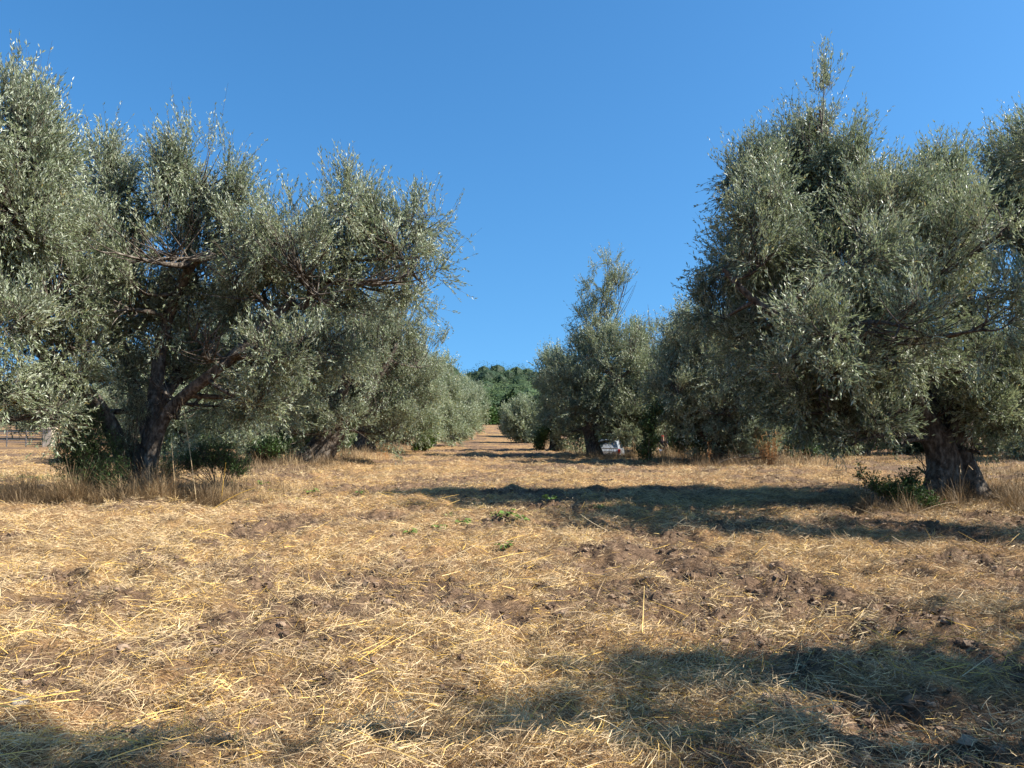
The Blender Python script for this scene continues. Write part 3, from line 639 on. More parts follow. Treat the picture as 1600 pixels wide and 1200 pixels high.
# ------------------------------------------------------------------ hay, chaff and grass on the field (uncountable: one object each)
def hay(name, n, ymax, seed, Lr, wr, dens_fall, mat, zlift, pitch, tone_mu, keepfn, yellow=.0, seg=2, bend=.25, wfar=.0, patch=None):
    rng = np.random.default_rng(seed)
    out = []; tot = 0
    # y drawn so that density falls with distance, x across a fan wider than the view
    yy = np.linspace(2.2, ymax, 4000); pdf = (yy * .78 + 1.2) / (1 + (yy / dens_fall) ** 2); cdf = np.cumsum(pdf); cdf /= cdf[-1]
    N = int(n * 1.7); y = np.interp(rng.uniform(0, 1, N), cdf, yy); x = rng.uniform(-1, 1, N) * (y * .78 + 1.2)
    kp = keepfn(x, y, rng) ; x, y = x[kp][:n], y[kp][:n]; N = len(x)
    sm = soil_mask(x, y)
    head = fbm(x * .8, y * .8, None, seed + 3, 2) * 9 + rng.normal(0, 1.1, N)
    pt = rng.normal(pitch[0], pitch[1], N)
    D_ = np.stack([np.cos(head) * np.cos(pt), np.sin(head) * np.cos(pt), np.sin(pt)], 1)
    Nr = unit(np.stack([-np.sin(head) * rng.normal(0, 1, N), np.cos(head) * rng.normal(0, 1, N), rng.normal(-.25, .35, N)], 1))
    d = np.hypot(x, y)
    L = rng.uniform(*Lr, N) * (1 + rng.uniform(0, 1, N) ** 6 * .7); w = rng.uniform(*wr, N) * (1 + wfar * d)
    tone = np.clip(tone_mu + rng.normal(0, .12, N) - .28 * sm + .5 * (fbm(x * .5, y * .5, None, 210, 3) - .5) + .75 * (fbm(x * 2.2, y * 2.8, None, 211, 3) - .5), 0, .89)
    yl = rng.uniform(0, 1, N) < yellow * (1 + 2.0 * ss(.5, .62, fbm(x * .35 + 8, y * .35, None, 71, 2)))
    tone = np.where(yl, rng.uniform(.91, .97, N), tone)
    P = np.stack([x, y, gz(x, y) + rng.uniform(.0, 1, N) ** 2 * zlift + .003], 1)
    mb = MB(); strands(mb, P - D_ * (L * .4)[:, None] * np.array((1, 1, 0)), D_, Nr, L, w, np.abs(rng.normal(0, bend, N)), tone, seg)
    o = mb.build(name, mat); tag(o, kind='stuff'); return o

def keep_hay(x, y, rng):
    return rng.uniform(0, 1, len(x)) > .80 * soil_mask(x, y)
o = hay("cut_straw", 340000, 46, 201, (.03, .105), (.0012, .0027), 6.0, M['straw'], .05, (.22, .40), .52, keep_hay, yellow=.09, wfar=.075, bend=.55, seg=3)
tag(o, "mown pale straw lying over the whole field between the tree rows", "straw")
o = hay("chaff", 230000, 26, 202, (.02, .07), (.0018, .0038), 5.0, M['straw'], .03, (.2, .5), .45, lambda x, y, r: r.uniform(0, 1, len(x)) > .15, yellow=.0, seg=1, wfar=.10)
tag(o, "short broken brownish chaff matted between the straw", "chaff")
o = hay("long_straw", 2600, 18, 203, (.12, .36), (.003, .0055), 6.0, M['straw'], .05, (.15, .22), .72, keep_hay, yellow=.3, seg=4, bend=.4, wfar=.03)
tag(o, "long yellow stalks lying loose on the mown straw", "straw stalks")

# tufts of matted hay raked into little heaps
rng = np.random.default_rng(88); mbt = MB()
nT = 3000; ty = rng.uniform(0, 1, nT) ** 1.7 * 34 + 2.6; tx = rng.uniform(-1, 1, nT) * (ty * .75 + 1)
kp = fbm(tx * .6, ty * .6, None, 61, 2) > .46; tx, ty = tx[kp], ty[kp]; nT = len(tx)
per = 85; c = rng.integers(0, nT, nT * per); R_ = rng.uniform(.08, .34, nT)[c]
a = rng.uniform(0, 6.283, len(c)); rr = np.sqrt(rng.uniform(0, 1, len(c))) * R_
x = tx[c] + np.cos(a) * rr; y = ty[c] + np.sin(a) * rr * .8; hz = (1 - (rr / R_) ** 2) * R_ * .62 * rng.uniform(.2, 1, len(c))
ha = a + rng.normal(1.2, .9, len(c)); pt = rng.normal(.25, .35, len(c))
D_ = np.stack([np.cos(ha) * np.cos(pt), np.sin(ha) * np.cos(pt), np.sin(pt)], 1)
Nr = unit(np.stack([-np.cos(a), -np.sin(a), -.6 + rng.normal(0, .4, len(c))], 1))
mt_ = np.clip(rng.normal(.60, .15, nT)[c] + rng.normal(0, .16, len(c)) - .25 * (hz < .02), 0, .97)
strands(mbt, np.stack([x, y, gz(x, y) + hz], 1), D_, Nr, rng.uniform(.04, .14, len(c)), rng.uniform(.0014, .003, len(c)) * (1 + .07 * np.hypot(x, y)), np.abs(rng.normal(.5, .5, len(c))), mt_, 3)
o = mbt.build("hay_tufts", M['straw']); tag(o, "tangled little heaps of brown and yellow hay on the field", "hay", kind='stuff')

# crumbs and clods of brown soil where the hay is thin
rng = np.random.default_rng(95); n = 42000; y = rng.uniform(0, 1, n) ** 1.5 * 20 + 2.5; x = rng.uniform(-1, 1, n) * (y * .75 + 1); k = soil_mask(x, y) * (.4 + .6 * fbm(x * 1.5, y * 1.5, None, 12, 3)) > rng.uniform(.15, 1.0, n); x, y = x[k], y[k]; n = len(x)
bmc = bmesh.new(); bmesh.ops.create_cube(bmc, size=1); bmesh.ops.subdivide_edges(bmc, edges=bmc.edges[:], cuts=1, use_grid_fill=True); bmc.verts.ensure_lookup_table()
cv_ = unit(np.array([v.co[:] for v in bmc.verts])); cq = np.array([[v.index for v in f.verts] for f in bmc.faces]); bmc.free()
sz = .008 + .034 * rng.uniform(0, 1, n) ** 3.2
V = cv_[None] * (sz[:, None, None] * np.array((1, 1, .7)) * rng.uniform(.6, 1.35, (n, len(cv_), 1))) + np.stack([x, y, gz(x, y) + sz * .25], 1)[:, None]
mbc = MB(); mbc.add(V.reshape(-1, 3), (cq[None] + (np.arange(n) * len(cv_))[:, None, None]).reshape(-1, 4), np.repeat(rng.uniform(0, 1, n), len(cq)))
M['soil'] = tone_mat("soil", [(0, (.08, .050, .032)), (.6, (.17, .112, .072)), (1, (.28, .195, .13))], rough=.95)
o = mbc.build("soil_clods", M['soil']); tag(o, "crumbly brown clods of soil showing between the straw", "soil", kind='stuff')

# dry uncut grass along both tree rows
def tall_grass(name, regions, seed, mat, label, cat, lean=.35):
    rng = np.random.default_rng(seed); mb = MB()
    for (x0, y0, rx, ry, n, h, w, tm) in regions:
        a = rng.uniform(0, 6.283, n); r = np.sqrt(rng.uniform(0, 1, n)); x = x0 + np.cos(a) * r * rx; y = y0 + np.sin(a) * r * ry
        nn = fbm(x * 1.7, y * 1.7, None, seed, 2); k = nn > .40; x, y, nn = x[k], y[k], nn[k]; m_ = len(x)
        ha = rng.uniform(0, 6.283, m_); pt = np.clip(rng.normal(.9, lean + .2, m_), .05, 1.5)
        D_ = np.stack([np.cos(ha) * np.cos(pt), np.sin(ha) * np.cos(pt), np.sin(pt)], 1)
        Nr = unit(np.stack([np.cos(ha), np.sin(ha), -.5 + 0 * ha], 1))
        L = h * rng.uniform(.15, 1.0, m_) ** 1.2 * (.25 + 1.9 * np.clip(fbm(x * 2.6, y * 2.6, None, seed + 8, 2) - .25, 0, 1)) * (.6 + nn) * (1 - .5 * r[k] ** 3)
        strands(mb, np.stack([x, y, gz(x, y) - .01], 1), D_, Nr, L, w * rng.uniform(.7, 1.3, m_), np.abs(rng.normal(.25, .25, m_)), np.clip(tm + rng.normal(0, .18, m_) + .9 * (fbm(x * .9 + 3, y * 1.3, None, seed + 4, 2) - .5), 0, 1), 2)
    o = mb.build(name, mat); return tag(o, label, cat, kind='stuff')
reg = []
for yy in np.arange(24, 100, 3.0):
    xl = -7.5 - .02 * yy; f = 1 + yy / 30
    reg.append((xl + .2, yy, 2.1, 2.2, int(3800 / f), .62, .0045 * f, .45))
    if yy > 27:
        xr = 4.4 - .03 * (yy - 37) if yy > 34 else 7.5
        reg.append((xr, yy, 1.7, 2.2, int(3400 / f), .55, .0045 * f, .45))
reg += [(-7.6, 15.2, 2.6, 1.4, 24000, .66, .0055, .52), (-9.6, 14.4, 1.9, 1.2, 15000, .55, .0055, .42), (-6.9, 14.5, 1.4, .8, 10000, .85, .0055, .55), (-8.4, 14.2, 1.3, .6, 7000, .6, .0055, .3), (-6.0, 15.0, 1.6, 1.0, 6500, .36, .0055, .6), (-6.2, 17.5, 2.0, 1.6, 5000, .5, .006, .5), (-11.5, 16, 2, 2, 4000, .4, .006, .5), 
        (8.6, 13.9, 2.4, 1.1, 14000, .5, .0055, .45), (8.7, 14.2, 1.6, .9, 5000, .65, .0055, .33), (10.6, 15.3, 1.4, 1.4, 5500, .55, .0055, .5), (6.9, 15.0, 1.2, .8, 1800, .3, .005, .35),
        (8.0, 28.5, 2.6, 1.4, 4800, .6, .008, .45), (11, 30, 2.8, 1.4, 4200, .6, .009, .45), (4.6, 35.6, 2.4, 1.2, 4200, .75, .009, .62), (7.6, 36.5, 2.4, 1.4, 4200, .75, .009, .5), (6.2, 31.5, 1.6, .9, 2600, .5, .008, .62), (9.2, 33.0, 1.6, 1.2, 2800, .8, .009, .4),
        (-8.2, 28.0, 2.2, 1.3, 4600, .7, .008, .42), (-10.4, 28.4, 1.8, 1.2, 3000, .55, .008, .25), (-7.2, 33, 2, 2, 3400, .6, .009, .45), (-14, 30, 4, 3, 5200, .45, .009, .5),
        (15, 34, 4, 2.4, 4600, .5, .009, .45), (20, 34, 4, 2.4, 4000, .5, .009, .45), (16, 25, 3, 3, 5000, .4, .007, .55)]
tall_grass("dry_grass", reg, 301, M['dry'], "uncut dry brown grass and weeds along the feet of both tree rows", "dry grass")
tall_grass("green_grass", [(-14.5, 22, 3.5, 1.3, 6000, .28, .008, .6), (-19, 23, 3, 1.2, 4000, .28, .009, .6), (1.2, 13.4, 1.6, .8, 1500, .10, .007, .35), (2.6, 14.0, 1.4, .7, 1500, .12, .007, .2), (-4.6, 14.5, 1.2, .5, 500, .12, .006, .6), (.3, 10.2, .8, .4, 260, .09, .006, .5), (-5.5, 8.6, 1.0, .6, 300, .09, .005, .4)],
           302, M['broad'], "thin green grass growing through the stubble", "grass")

# ------------------------------------------------------------------ the wooded hill
rng = np.random.default_rng(401); mbw = MB()
cx, cy, cr_ = [], [], []
for ring in range(3):
    n = (1000, 1300, 1100)[ring]; y = rng.uniform((205, 255, 360)[ring], (262, 365, 500)[ring], n)
    x = rng.uniform(-1, 1, n) * (y * (.30, .30, .34)[ring]) - 6
    cx.append(x); cy.append(y); cr_.append((2.0 + 5.0 * rng.uniform(0, 1, n) ** 1.8) * (.75, .95, 1.1)[ring])
yb = rng.uniform(205, 520, 2600); xb = rng.uniform(-520, 520, 2600); m_ = np.abs(xb + 6) > yb * .3
cx.append(xb[m_]); cy.append(yb[m_]); cr_.append(rng.uniform(3.4, 6.5, m_.sum()))
cx, cy, cr_ = np.concatenate(cx), np.concatenate(cy), np.concatenate(cr_)
cz = ground_z(cx, cy) + cr_ * rng.uniform(.55, 1.0, len(cx)); near_w = np.abs(cx + 6) < cy * .32
ctone = np.clip(rng.normal(.42, .22, len(cx)) + .5 * (fbm(cx * .02, cy * .02, None, 5, 2) - .5) - .1 * ss(300, 480, cy), .05, .95)
for sel, per_, sz in ((near_w, 210, .46), (~near_w, 40, 1.7)):
    C_ = np.stack([cx, cy, cz], 1)[sel]; r_ = cr_[sel]; t_ = ctone[sel]; N = len(C_) * per_
    ii = np.repeat(np.arange(len(C_)), per_); dv = unit(rng.normal(0, 1, (N, 3)) + np.array((0, -.15, .35)))
    P = C_[ii] + dv * (r_[ii] * rng.uniform(.80, 1.03, N))[:, None] * np.array((1, 1, .95))
    ld = unit(np.cross(dv, rng.normal(0, 1, (N, 3)))) ; sdv = np.cross(ld, dv) + rng.normal(0, .35, (N, 3))
    s_ = sz * rng.uniform(.7, 1.4, N)
    leaves(mbw, P - ld * (s_ * .5)[:, None], ld, sdv, s_, s_ * .8, np.clip(t_[ii] + rng.normal(0, .12, N), 0, 1))
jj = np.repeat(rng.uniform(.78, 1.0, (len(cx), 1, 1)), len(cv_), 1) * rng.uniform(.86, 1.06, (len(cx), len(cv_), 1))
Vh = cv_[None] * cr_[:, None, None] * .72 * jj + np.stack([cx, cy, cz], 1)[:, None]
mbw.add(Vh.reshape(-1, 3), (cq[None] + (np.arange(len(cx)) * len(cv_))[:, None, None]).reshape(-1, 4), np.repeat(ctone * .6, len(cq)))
M['wood'] = leaf_mat("far_wood_leaf", [(0, (.018, .034, .016)), (.5, (.050, .080, .030)), (1, (.115, .155, .050))], [(0, (.02, .04, .015)), (1, (.08, .12, .035))], rough=.65, trans=.12, spec=.2)
o = mbw.build("hill_wood", M['wood']); tag(o, "dense dark green broadleaf wood covering the distant hill", "wood", kind='stuff')

# ------------------------------------------------------------------ shrubs, saplings and broadleaf trees
def leafy(name, cat, label, px, D, lobes, seed, mat, n=900, lpt=9, leaf=(.05, .028), stems=7, group=None, r=.012, height=None, z=None, twl=(.15, .4), stem_mat='twig'):
    rng = np.random.default_rng(seed); x = (px - 800) / 1200. * D; base = np.array((x, D, float(gz(x, D)) - .02))
    root = empty(name, tuple(base), label, cat, group)
    LC = np.array([W(a, b_, D + e) for (a, b_, c_, d_, e) in lobes]); LR = np.array([(c_ * (D + e) / 1200.,) * 2 + (d_ * (D + e) / 1200.,) for (a, b_, c_, d_, e) in lobes])
    pr = LR.prod(1) ** .8; li = rng.choice(len(LC), n, p=pr / pr.sum())
    dv = unit(rng.normal(0, 1, (n, 3))); pos = LC[li] + dv * LR[li] * (rng.uniform(0, 1, n) ** .45)[:, None]
    pos[:, 2] = np.maximum(pos[:, 2], gz(pos[:, 0], pos[:, 1]) + .03)
    st = MB(); k = rng.choice(n, min(n, max(stems * 3, 12)))
    P0 = base + rng.normal(0, .05, (len(k), 3)) * (1, 1, 0); P1 = pos[k]; ln = np.linalg.norm(P1 - P0, axis=1)[:, None]
    bez_tubes(st, P0, (P0 + P1) / 2 + np.array((0, 0, .18)) * ln + rng.normal(0, .06, (len(k), 3)) * ln, P1, np.full(len(k), r), np.full(len(k), r * .3), seg=5, sides=5, tone=.5)
    d = unit(dv * .6 + np.array((0, 0, .7)) + rng.normal(0, .35, (n, 3))); Lt = rng.uniform(*twl, n)[:, None]
    bez_tubes(st, pos - d * Lt * .5, pos, pos + d * Lt * .5, np.full(n, .003), np.full(n, .0012), seg=2, sides=3, tone=.45)
    t = rng.uniform(-.5, .5, (n, lpt, 1)); lp = pos[:, None] + d[:, None] * Lt[:, None] * t
    rv = unit(rng.normal(0, 1, (n, lpt, 3))); ld = unit(rv + d[:, None] * .5); sdv = np.cross(ld, np.array((0, 0, 1.))) + rng.normal(0, .4, (n, lpt, 3))
    nz = fbm(pos[:, 0] * 2, pos[:, 1] * 2, pos[:, 2] * 2, seed, 2)
    tone = np.clip(.45 + (nz[:, None] - .5) * .8 + rng.normal(0, .17, (n, lpt)), 0, .95)
    cr = MB(); leaves(cr, lp.reshape(-1, 3), ld.reshape(-1, 3), sdv.reshape(-1, 3), (rng.uniform(.6, 1.2, (n, lpt)) * leaf[0]).ravel(), (rng.uniform(.7, 1.2, (n, lpt)) * leaf[1]).ravel(), tone.ravel())
    st.build("stems", M[stem_mat], root, smooth=True, loc=base); cr.build("foliage", mat if not isinstance(mat, str) else M[mat], root, loc=base)
    return root
leafy("shrub", "shrub", "dark green sucker shrub at the left foot of the forked olive", 135, 15.2, [(128, 672, 26, 40, .2), (150, 700, 36, 36, 0), (120, 720, 36, 34, 0), (165, 740, 40, 30, -.2), (130, 760, 36, 22, -.3), (105, 690, 20, 30, .3), (150, 655, 16, 24, .2), (182, 760, 26, 18, -.4)], 501, 'broad', n=2600, leaf=(.045, .018), stems=12)
leafy("shrub", "shrub", "green suckers and brambles between the left trunk and its neighbour", 345, 16.2, [(335, 712, 32, 20, 0), (368, 728, 24, 16, .2), (300, 722, 22, 18, 0), (262, 735, 18, 18, -.4)], 502, 'broad', n=1300, leaf=(.045, .018))
leafy("shrub", "shrub", "grey green suckers sprouting in the fork of the left trunk", 205, 15.7, [(212, 640, 16, 34, 0), (200, 690, 12, 24, 0)], 503, 'olive', n=260, leaf=(.06, .016))
leafy("shrub", "shrub", "bright yellow-green bush at the edge of the left row", 664, 45, [(665, 690, 13, 13, 0), (655, 700, 11, 10, 0), (675, 684, 9, 8, 0)], 504, 'bright', n=500, leaf=(.12, .07), twl=(.3, .6))
leafy("shrub", "shrub", "pale green bush seen between the leaning trunk and the slim one", 530, 38, [(530, 690, 20, 14, 0), (520, 700, 14, 8, 0), (545, 672, 12, 12, 0)], 505, 'broad', n=420, leaf=(.10, .05), twl=(.3, .6))
leafy("shrub", "shrub", "bright green bush right of the clump of orange stalks", 1216, 33, [(1214, 650, 15, 22, 0), (1224, 672, 14, 20, 0), (1208, 690, 12, 14, 0), (1205, 625, 10, 18, .3)], 506, 'bright', n=900, leaf=(.09, .055), twl=(.3, .6))
leafy("shrub", "shrub", "low spreading green bramble at the edge of the mown strip", 1258, 33.5, [(1250, 692, 18, 16, 0), (1268, 704, 16, 8, 0), (1240, 706, 10, 8, 0)], 507, 'broad', n=600, leaf=(.09, .05), twl=(.3, .6))
leafy("shrub", "shrub", "bright green sapling at the foot of the small rounded olive", 850, 46, [(848, 680, 11, 14, 0), (842, 695, 10, 12, 0), (858, 670, 8, 8, 0)], 508, 'broad', n=420, leaf=(.10, .06), twl=(.3, .6))
leafy("sapling", "sapling", "thin dark sapling standing between the car and the person", 1014, 29.5, [(1013, 660, 14, 20, 0), (1018, 688, 13, 16, 0), (1008, 706, 14, 14, 0), (1026, 640, 12, 12, 0)], 509, 'broad', n=620, leaf=(.08, .045), twl=(.2, .45), r=.035, stems=1)
leafy("shrub", "shrub", "sunlit green leaves hanging above the person's cap", 1040, 41, [(1032, 648, 16, 18, 0), (1046, 640, 12, 12, 0), (1018, 640, 12, 14, 0)], 510, 'bright', n=360, leaf=(.10, .055), twl=(.3, .6), r=.02)
leafy("shrub", "shrub", "dark green bush under the leafy mass, left of the orange stalks", 1092, 33, [(1080, 670, 24, 24, 0), (1100, 690, 26, 16, 0), (1060, 690, 18, 18, 0), (1148, 690, 24, 14, 0)], 511, 'broad', n=1100, leaf=(.08, .04), twl=(.3, .6))
leafy("shrub", "shrub", "dark leafy bramble on the left side of the big right trunk", 1400, 14.2, [(1412, 770, 30, 16, 0), (1384, 762, 22, 13, 0), (1420, 748, 18, 13, .2), (1362, 752, 9, 12, 0), (1345, 740, 6, 11, .1), (1440, 786, 26, 12, -.2)], 512, 'broad', n=520, leaf=(.055, .032))
leafy("shrub", "shrub", "dark bramble heap under the second olive of the left row", 410, 27.5, [(420, 698, 24, 16, 0), (400, 706, 14, 10, 0), (440, 690, 14, 16, .4)], 513, 'broad', n=800, leaf=(.07, .04), twl=(.2, .5))
bush = leafy("bush", "bush", "x", 300, 44, [(300, 690, 26, 22, 0), (280, 700, 20, 14, .5), (322, 700, 20, 14, -.5), (305, 672, 16, 14, 0)], 514, 'broad', n=1100, leaf=(.12, .06), twl=(.3, .7), stems=6)
bk = kids(bush); rb_ = np.random.default_rng(9); first = True
for (x0, x1, y0, y1, n_, lab, gr) in ((-21, -9, 40, 62, 9, "low green bush among the trunks behind the left row", "bushes behind the left row"), (11, 34, 42, 66, 16, "low green bush among the trunks behind the right row", "bushes behind the right row"), (7, 15, 62, 80, 4, "low green bush among the trunks behind the right row", "bushes behind the right row")):
    for j in range(n_):
        if first: w_ = bush; first = False
        else:
            w_ = bush.copy(); COL.objects.link(w_)
            for c in bk: d = c.copy(); COL.objects.link(d); d.parent = w_
        x_ = x0 + (x1 - x0) * (j + rb_.uniform(.1, .9)) / n_; y_ = rb_.uniform(y0, y1); w_.location = (x_, y_, float(gz(x_, y_))); sc_ = rb_.uniform(.8, 1.7); w_.scale = (sc_ * 1.2, sc_, sc_); w_.rotation_euler = (0, 0, rb_.uniform(0, 6.28))
        w_['label'] = lab; w_['group'] = gr
for k, (px, py, rx, ry, D_, lab) in enumerate([(752, 648, 22, 24, 150, "bright green broadleaf tree left of where the path ends"), (772, 650, 15, 22, 165, "dark green broadleaf tree closing the end of the path"), (742, 630, 20, 30, 172, "tall broadleaf tree rising behind the left row's end"), (800, 634, 22, 28, 176, "round broadleaf tree behind the pale far olives"), (832, 640, 24, 24, 168, "broadleaf tree behind the pale olive, right of the path's end")]):
    t = leafy("broadleaf_tree", "tree", lab, px, D_, [(px, py, rx * .7, ry * .7, 0), (px - rx * .5, py + ry * .3, rx * .5, ry * .6, -1), (px + rx * .5, py + ry * .25, rx * .5, ry * .6, 1), (px, py + ry * .55, rx * .7, ry * .4, 0)], 520 + k, 'broad' if k in (0,) else 'wood', n=1500, lpt=7, leaf=(.75, .5), twl=(.8, 1.8), r=.14, stems=5)
    t['group'] = "broadleaf trees at the end of the path"

# ground weeds with broad leaves: modelled once, copied
def weed(seed, x, y, s=1.0):
    rng = np.random.default_rng(seed); base = np.array((x, y, float(gz(x, y)))); root = empty("ground_weed", tuple(base), "x", "weed")
    n = 16; a = rng.uniform(0, 6.283, n); e = rng.uniform(.25, 1.1, n); D_ = np.stack([np.cos(a) * np.cos(e), np.sin(a) * np.cos(e), np.sin(e)], 1)
    L = rng.uniform(.05, .13, n)[:, None]; P1 = base + D_ * L
    st = MB(); bez_tubes(st, np.repeat(base[None], n, 0), base + D_ * L * .5 + (0, 0, .02), P1, np.full(n, .003), np.full(n, .0018), seg=3, sides=4, tone=.8); st.build("stems", M['broad'], root, loc=base)
    lf = MB(); fl = unit(D_ * np.array((1, 1, .1)))
    # each blade has a rounded outline: three quads side by side
    for i in range(n):
        f = fl[i]; s_ = unit(np.cross(f, (0, 0, 1.)) + rng.normal(0, .25, 3)); u = np.cross(s_, f); l = rng.uniform(.05, .085); w = l * .85
        prof = [(0, .12), (.25, .85), (.55, 1.0), (.82, .62), (1, .05)]
        v = []; 
        for (t, ww) in prof: v += [P1[i] + f * l * t + s_ * w * .5 * ww + u * (.010 * ww - .02 * t * t), P1[i] + f * l * t + u * (-.02 * t * t), P1[i] + f * l * t - s_ * w * .5 * ww + u * (.010 * ww - .02 * t * t)]
        q = []
        for r_ in range(4): q += [(r_ * 3, r_ * 3 + 1, r_ * 3 + 4, r_ * 3 + 3), (r_ * 3 + 1, r_ * 3 + 2, r_ * 3 + 5, r_ * 3 + 4)]
        lf.add(v, q, rng.uniform(.2, .9))
    lf.build("leaves", M['bright'], root, loc=base); return root
spots = [(792, 822, 1.3), (806, 815, 1.0), (815, 826, .9), (778, 812, .9), (700, 806, .8), (722, 822, .9), (845, 800, 1.0), (860, 795, .9), (790, 860, .8), (640, 838, .7), (430, 768, 1.0), (445, 776, .9), (470, 778, 1.0), (488, 776, 1.0), (412, 762, 1.1), (620, 772, .8), (565, 776, .8), (462, 786, .8), (690, 830, .9), (935, 800, .9)]
wlab = ["largest bright green weed in the middle of the mown straw"] + [None] * 19
proto = [weed(601, 0, 0), weed(602, 0, 0)]; pk = [kids(p) for p in proto]
for i, (px, py, s) in enumerate(spots):
    D_ = 1800. / (py - 665); x = (px - 800) / 1200. * D_
    if i < 2: w_ = proto[i]
    else:
        w_ = proto[i % 2].copy(); COL.objects.link(w_)
        for c in pk[i % 2]: d = c.copy(); COL.objects.link(d); d.parent = w_
    w_.location = (x, D_, float(gz(x, D_))); w_.scale = (s * 1.0,) * 3; w_.rotation_euler = (0, 0, i * 1.7)
    left = px < 640
    w_['label'] = wlab[0] if i == 0 else ("small green weed in the straw below the left row" if left else "small green weed in the straw in the middle of the field")
    w_['category'] = "weed"; w_['group'] = "green weeds in the straw by the left row" if left else ("green weeds in the middle of the straw")

# standing dead stalks
def stalks(px, D, n, h, spread, seed, mat, label, r=.004, side=6):
    rng = np.random.default_rng(seed); x = (px - 800) / 1200. * D; base = np.array((x, D, float(gz(x, D)) - .02)); mb = MB()
    p0 = base + np.stack([rng.normal(0, spread, n), rng.normal(0, spread * .7, n), 0 * np.arange(n)], 1)
    hh = h * rng.uniform(.5, 1.05, n); p1 = p0 + np.stack([rng.normal(0, .13, n) * hh, rng.normal(0, .13, n) * hh, hh], 1)
    bez_tubes(mb, p0, (p0 + p1) / 2 + rng.normal(0, .04, (n, 3)) * h, p1, np.full(n, r), np.full(n, r * .45), seg=4, sides=4, tone=rng.uniform(.2, .9, n))
    k = side; t = rng.uniform(.3, 1, (n, k, 1)); q0 = p0[:, None] * (1 - t) + p1[:, None] * t; q0 = q0.reshape(-1, 3)
    dv = unit(rng.normal(0, 1, q0.shape) + (0, 0, .8)); q1 = q0 + dv * (h * rng.uniform(.06, .18, (len(q0), 1)))
    bez_tubes(mb, q0, (q0 + q1) / 2 + (0, 0, .01), q1, np.full(len(q0), r * .6), np.full(len(q0), r * .8), seg=2, sides=3, tone=rng.uniform(.3, 1, len(q0)))
    o = mb.build("dead_stalks", M[mat], None, loc=base); o.location = base; return tag(o, label, "dead plants", kind='stuff' if spread >= .3 else None)
stalks(1200, 28.0, 34, 1.35, .14, 701, 'rust', "taller clump of orange-brown dead stalks at the edge of the mown strip", r=.008)
stalks(1228, 27.8, 30, .95, .24, 702, 'dry', "shorter spread clump of dry stalks right of the orange ones", r=.007)
stalks(1306, 19.0, 7, 1.0, .12, 703, 'dry', "sparse grey-brown thistle stalks standing left of the big right trunk")
stalks(1500, 13.6, 2, 1.15, .03, 704, 'dry', "single pale stalk standing in front of the big right trunk", r=.010, side=1)
stalks(600, 33, 9, .9, .3, 705, 'rust', "reddish dry stalks beside the slim trunk of the left row", r=.008)
stalks(1107, 28.5, 3, .9, .08, 706, 'rust', "thin reddish stalk in front of the leafy mass right of the person", r=.009)
stalks(1575, 15.5, 40, .75, .5, 707, 'dry', "thicket of dry stalks right of the big right trunk")
stalks(985, 34.5, 16, 1.15, .35, 708, 'dry', "dry golden stalks in front of the parked car's right side", r=.008)
stalks(1080, 30.5, 26, .9, .7, 709, 'dry', "dark dry stalks to the right of the person", r=.008)
# arching straw canes by the left trunk
def canes(defs, label, seed, mat='straw', tone=.93):
    mb = MB(); rng = np.random.default_rng(seed); P0, C, P1, R0 = [], [], [], []
    for (a, b_, D1, c_, d_, D2, bow, r) in defs:
        p, e = W(a, b_, D1), W(c_, d_, D2); p[2] = gz(p[0], p[1]) - .01
        P0.append(p); P1.append(e); C.append((p + e) / 2 + np.array((0, 0, bow))); R0.append(r)
    bez_tubes(mb, P0, C, P1, np.array(R0), np.array(R0) * .4, seg=8, sides=5, tone=tone); c0 = P0[0].copy()
    o = mb.build("dry_cane", M[mat], None, loc=c0); o.location = c0; return tag(o, label, "dry cane")
canes([(308, 770, 14.4, 284, 620, 14.7, .1, .006)], "tall tan cane standing right of the forked left trunk", 1, tone=.7)
canes([(345, 776, 14.6, 353, 722, 14.7, .03, .005)], "short pale cane leaning beside the green suckers", 2)
canes([(330, 795, 13.8, 400, 762, 13.9, .10, .008)], "yellow cane lying over the weeds at the left row's foot", 3)
canes([(1425, 806, 12.8, 1498, 784, 12.9, .10, .006)], "bent dry cane arching in front of the big right trunk, left one", 4, tone=.35)
canes([(1590, 812, 12.6, 1482, 784, 12.8, -.02, .006)], "bent dry cane arching in front of the big right trunk, right one", 5, tone=.35)
canes([(275, 780, 14.3, 268, 690, 14.4, .03, .007)], "brown cane standing close to the forked left trunk", 6, tone=.6)

# fallen dead branches
for (px, D_, dx, L, s_, lab) in ((1120, 28.3, 1, 1.3, 801, "grey fallen branch lying left of the orange stalks"), (1150, 28.8, .8, 1.1, 802, "thin fallen branch half hidden in grass beside the longer one"), (1545, 14.6, 1, .8, 803, "pale dead branches lying at the right foot of the big trunk")):
    x = (px - 800) / 1200. * D_; z = float(gz(x, D_)); mbb = MB(); p = np.array((x, D_, z + .08)); twiggy(mbb, p, (dx, -.2, .18), 12, s_, L=L, r=.028, spread=.25)
    o = mbb.build("fallen_branch", M['bark'], None, smooth=True, loc=p); o.location = p; tag(o, lab, "branch")

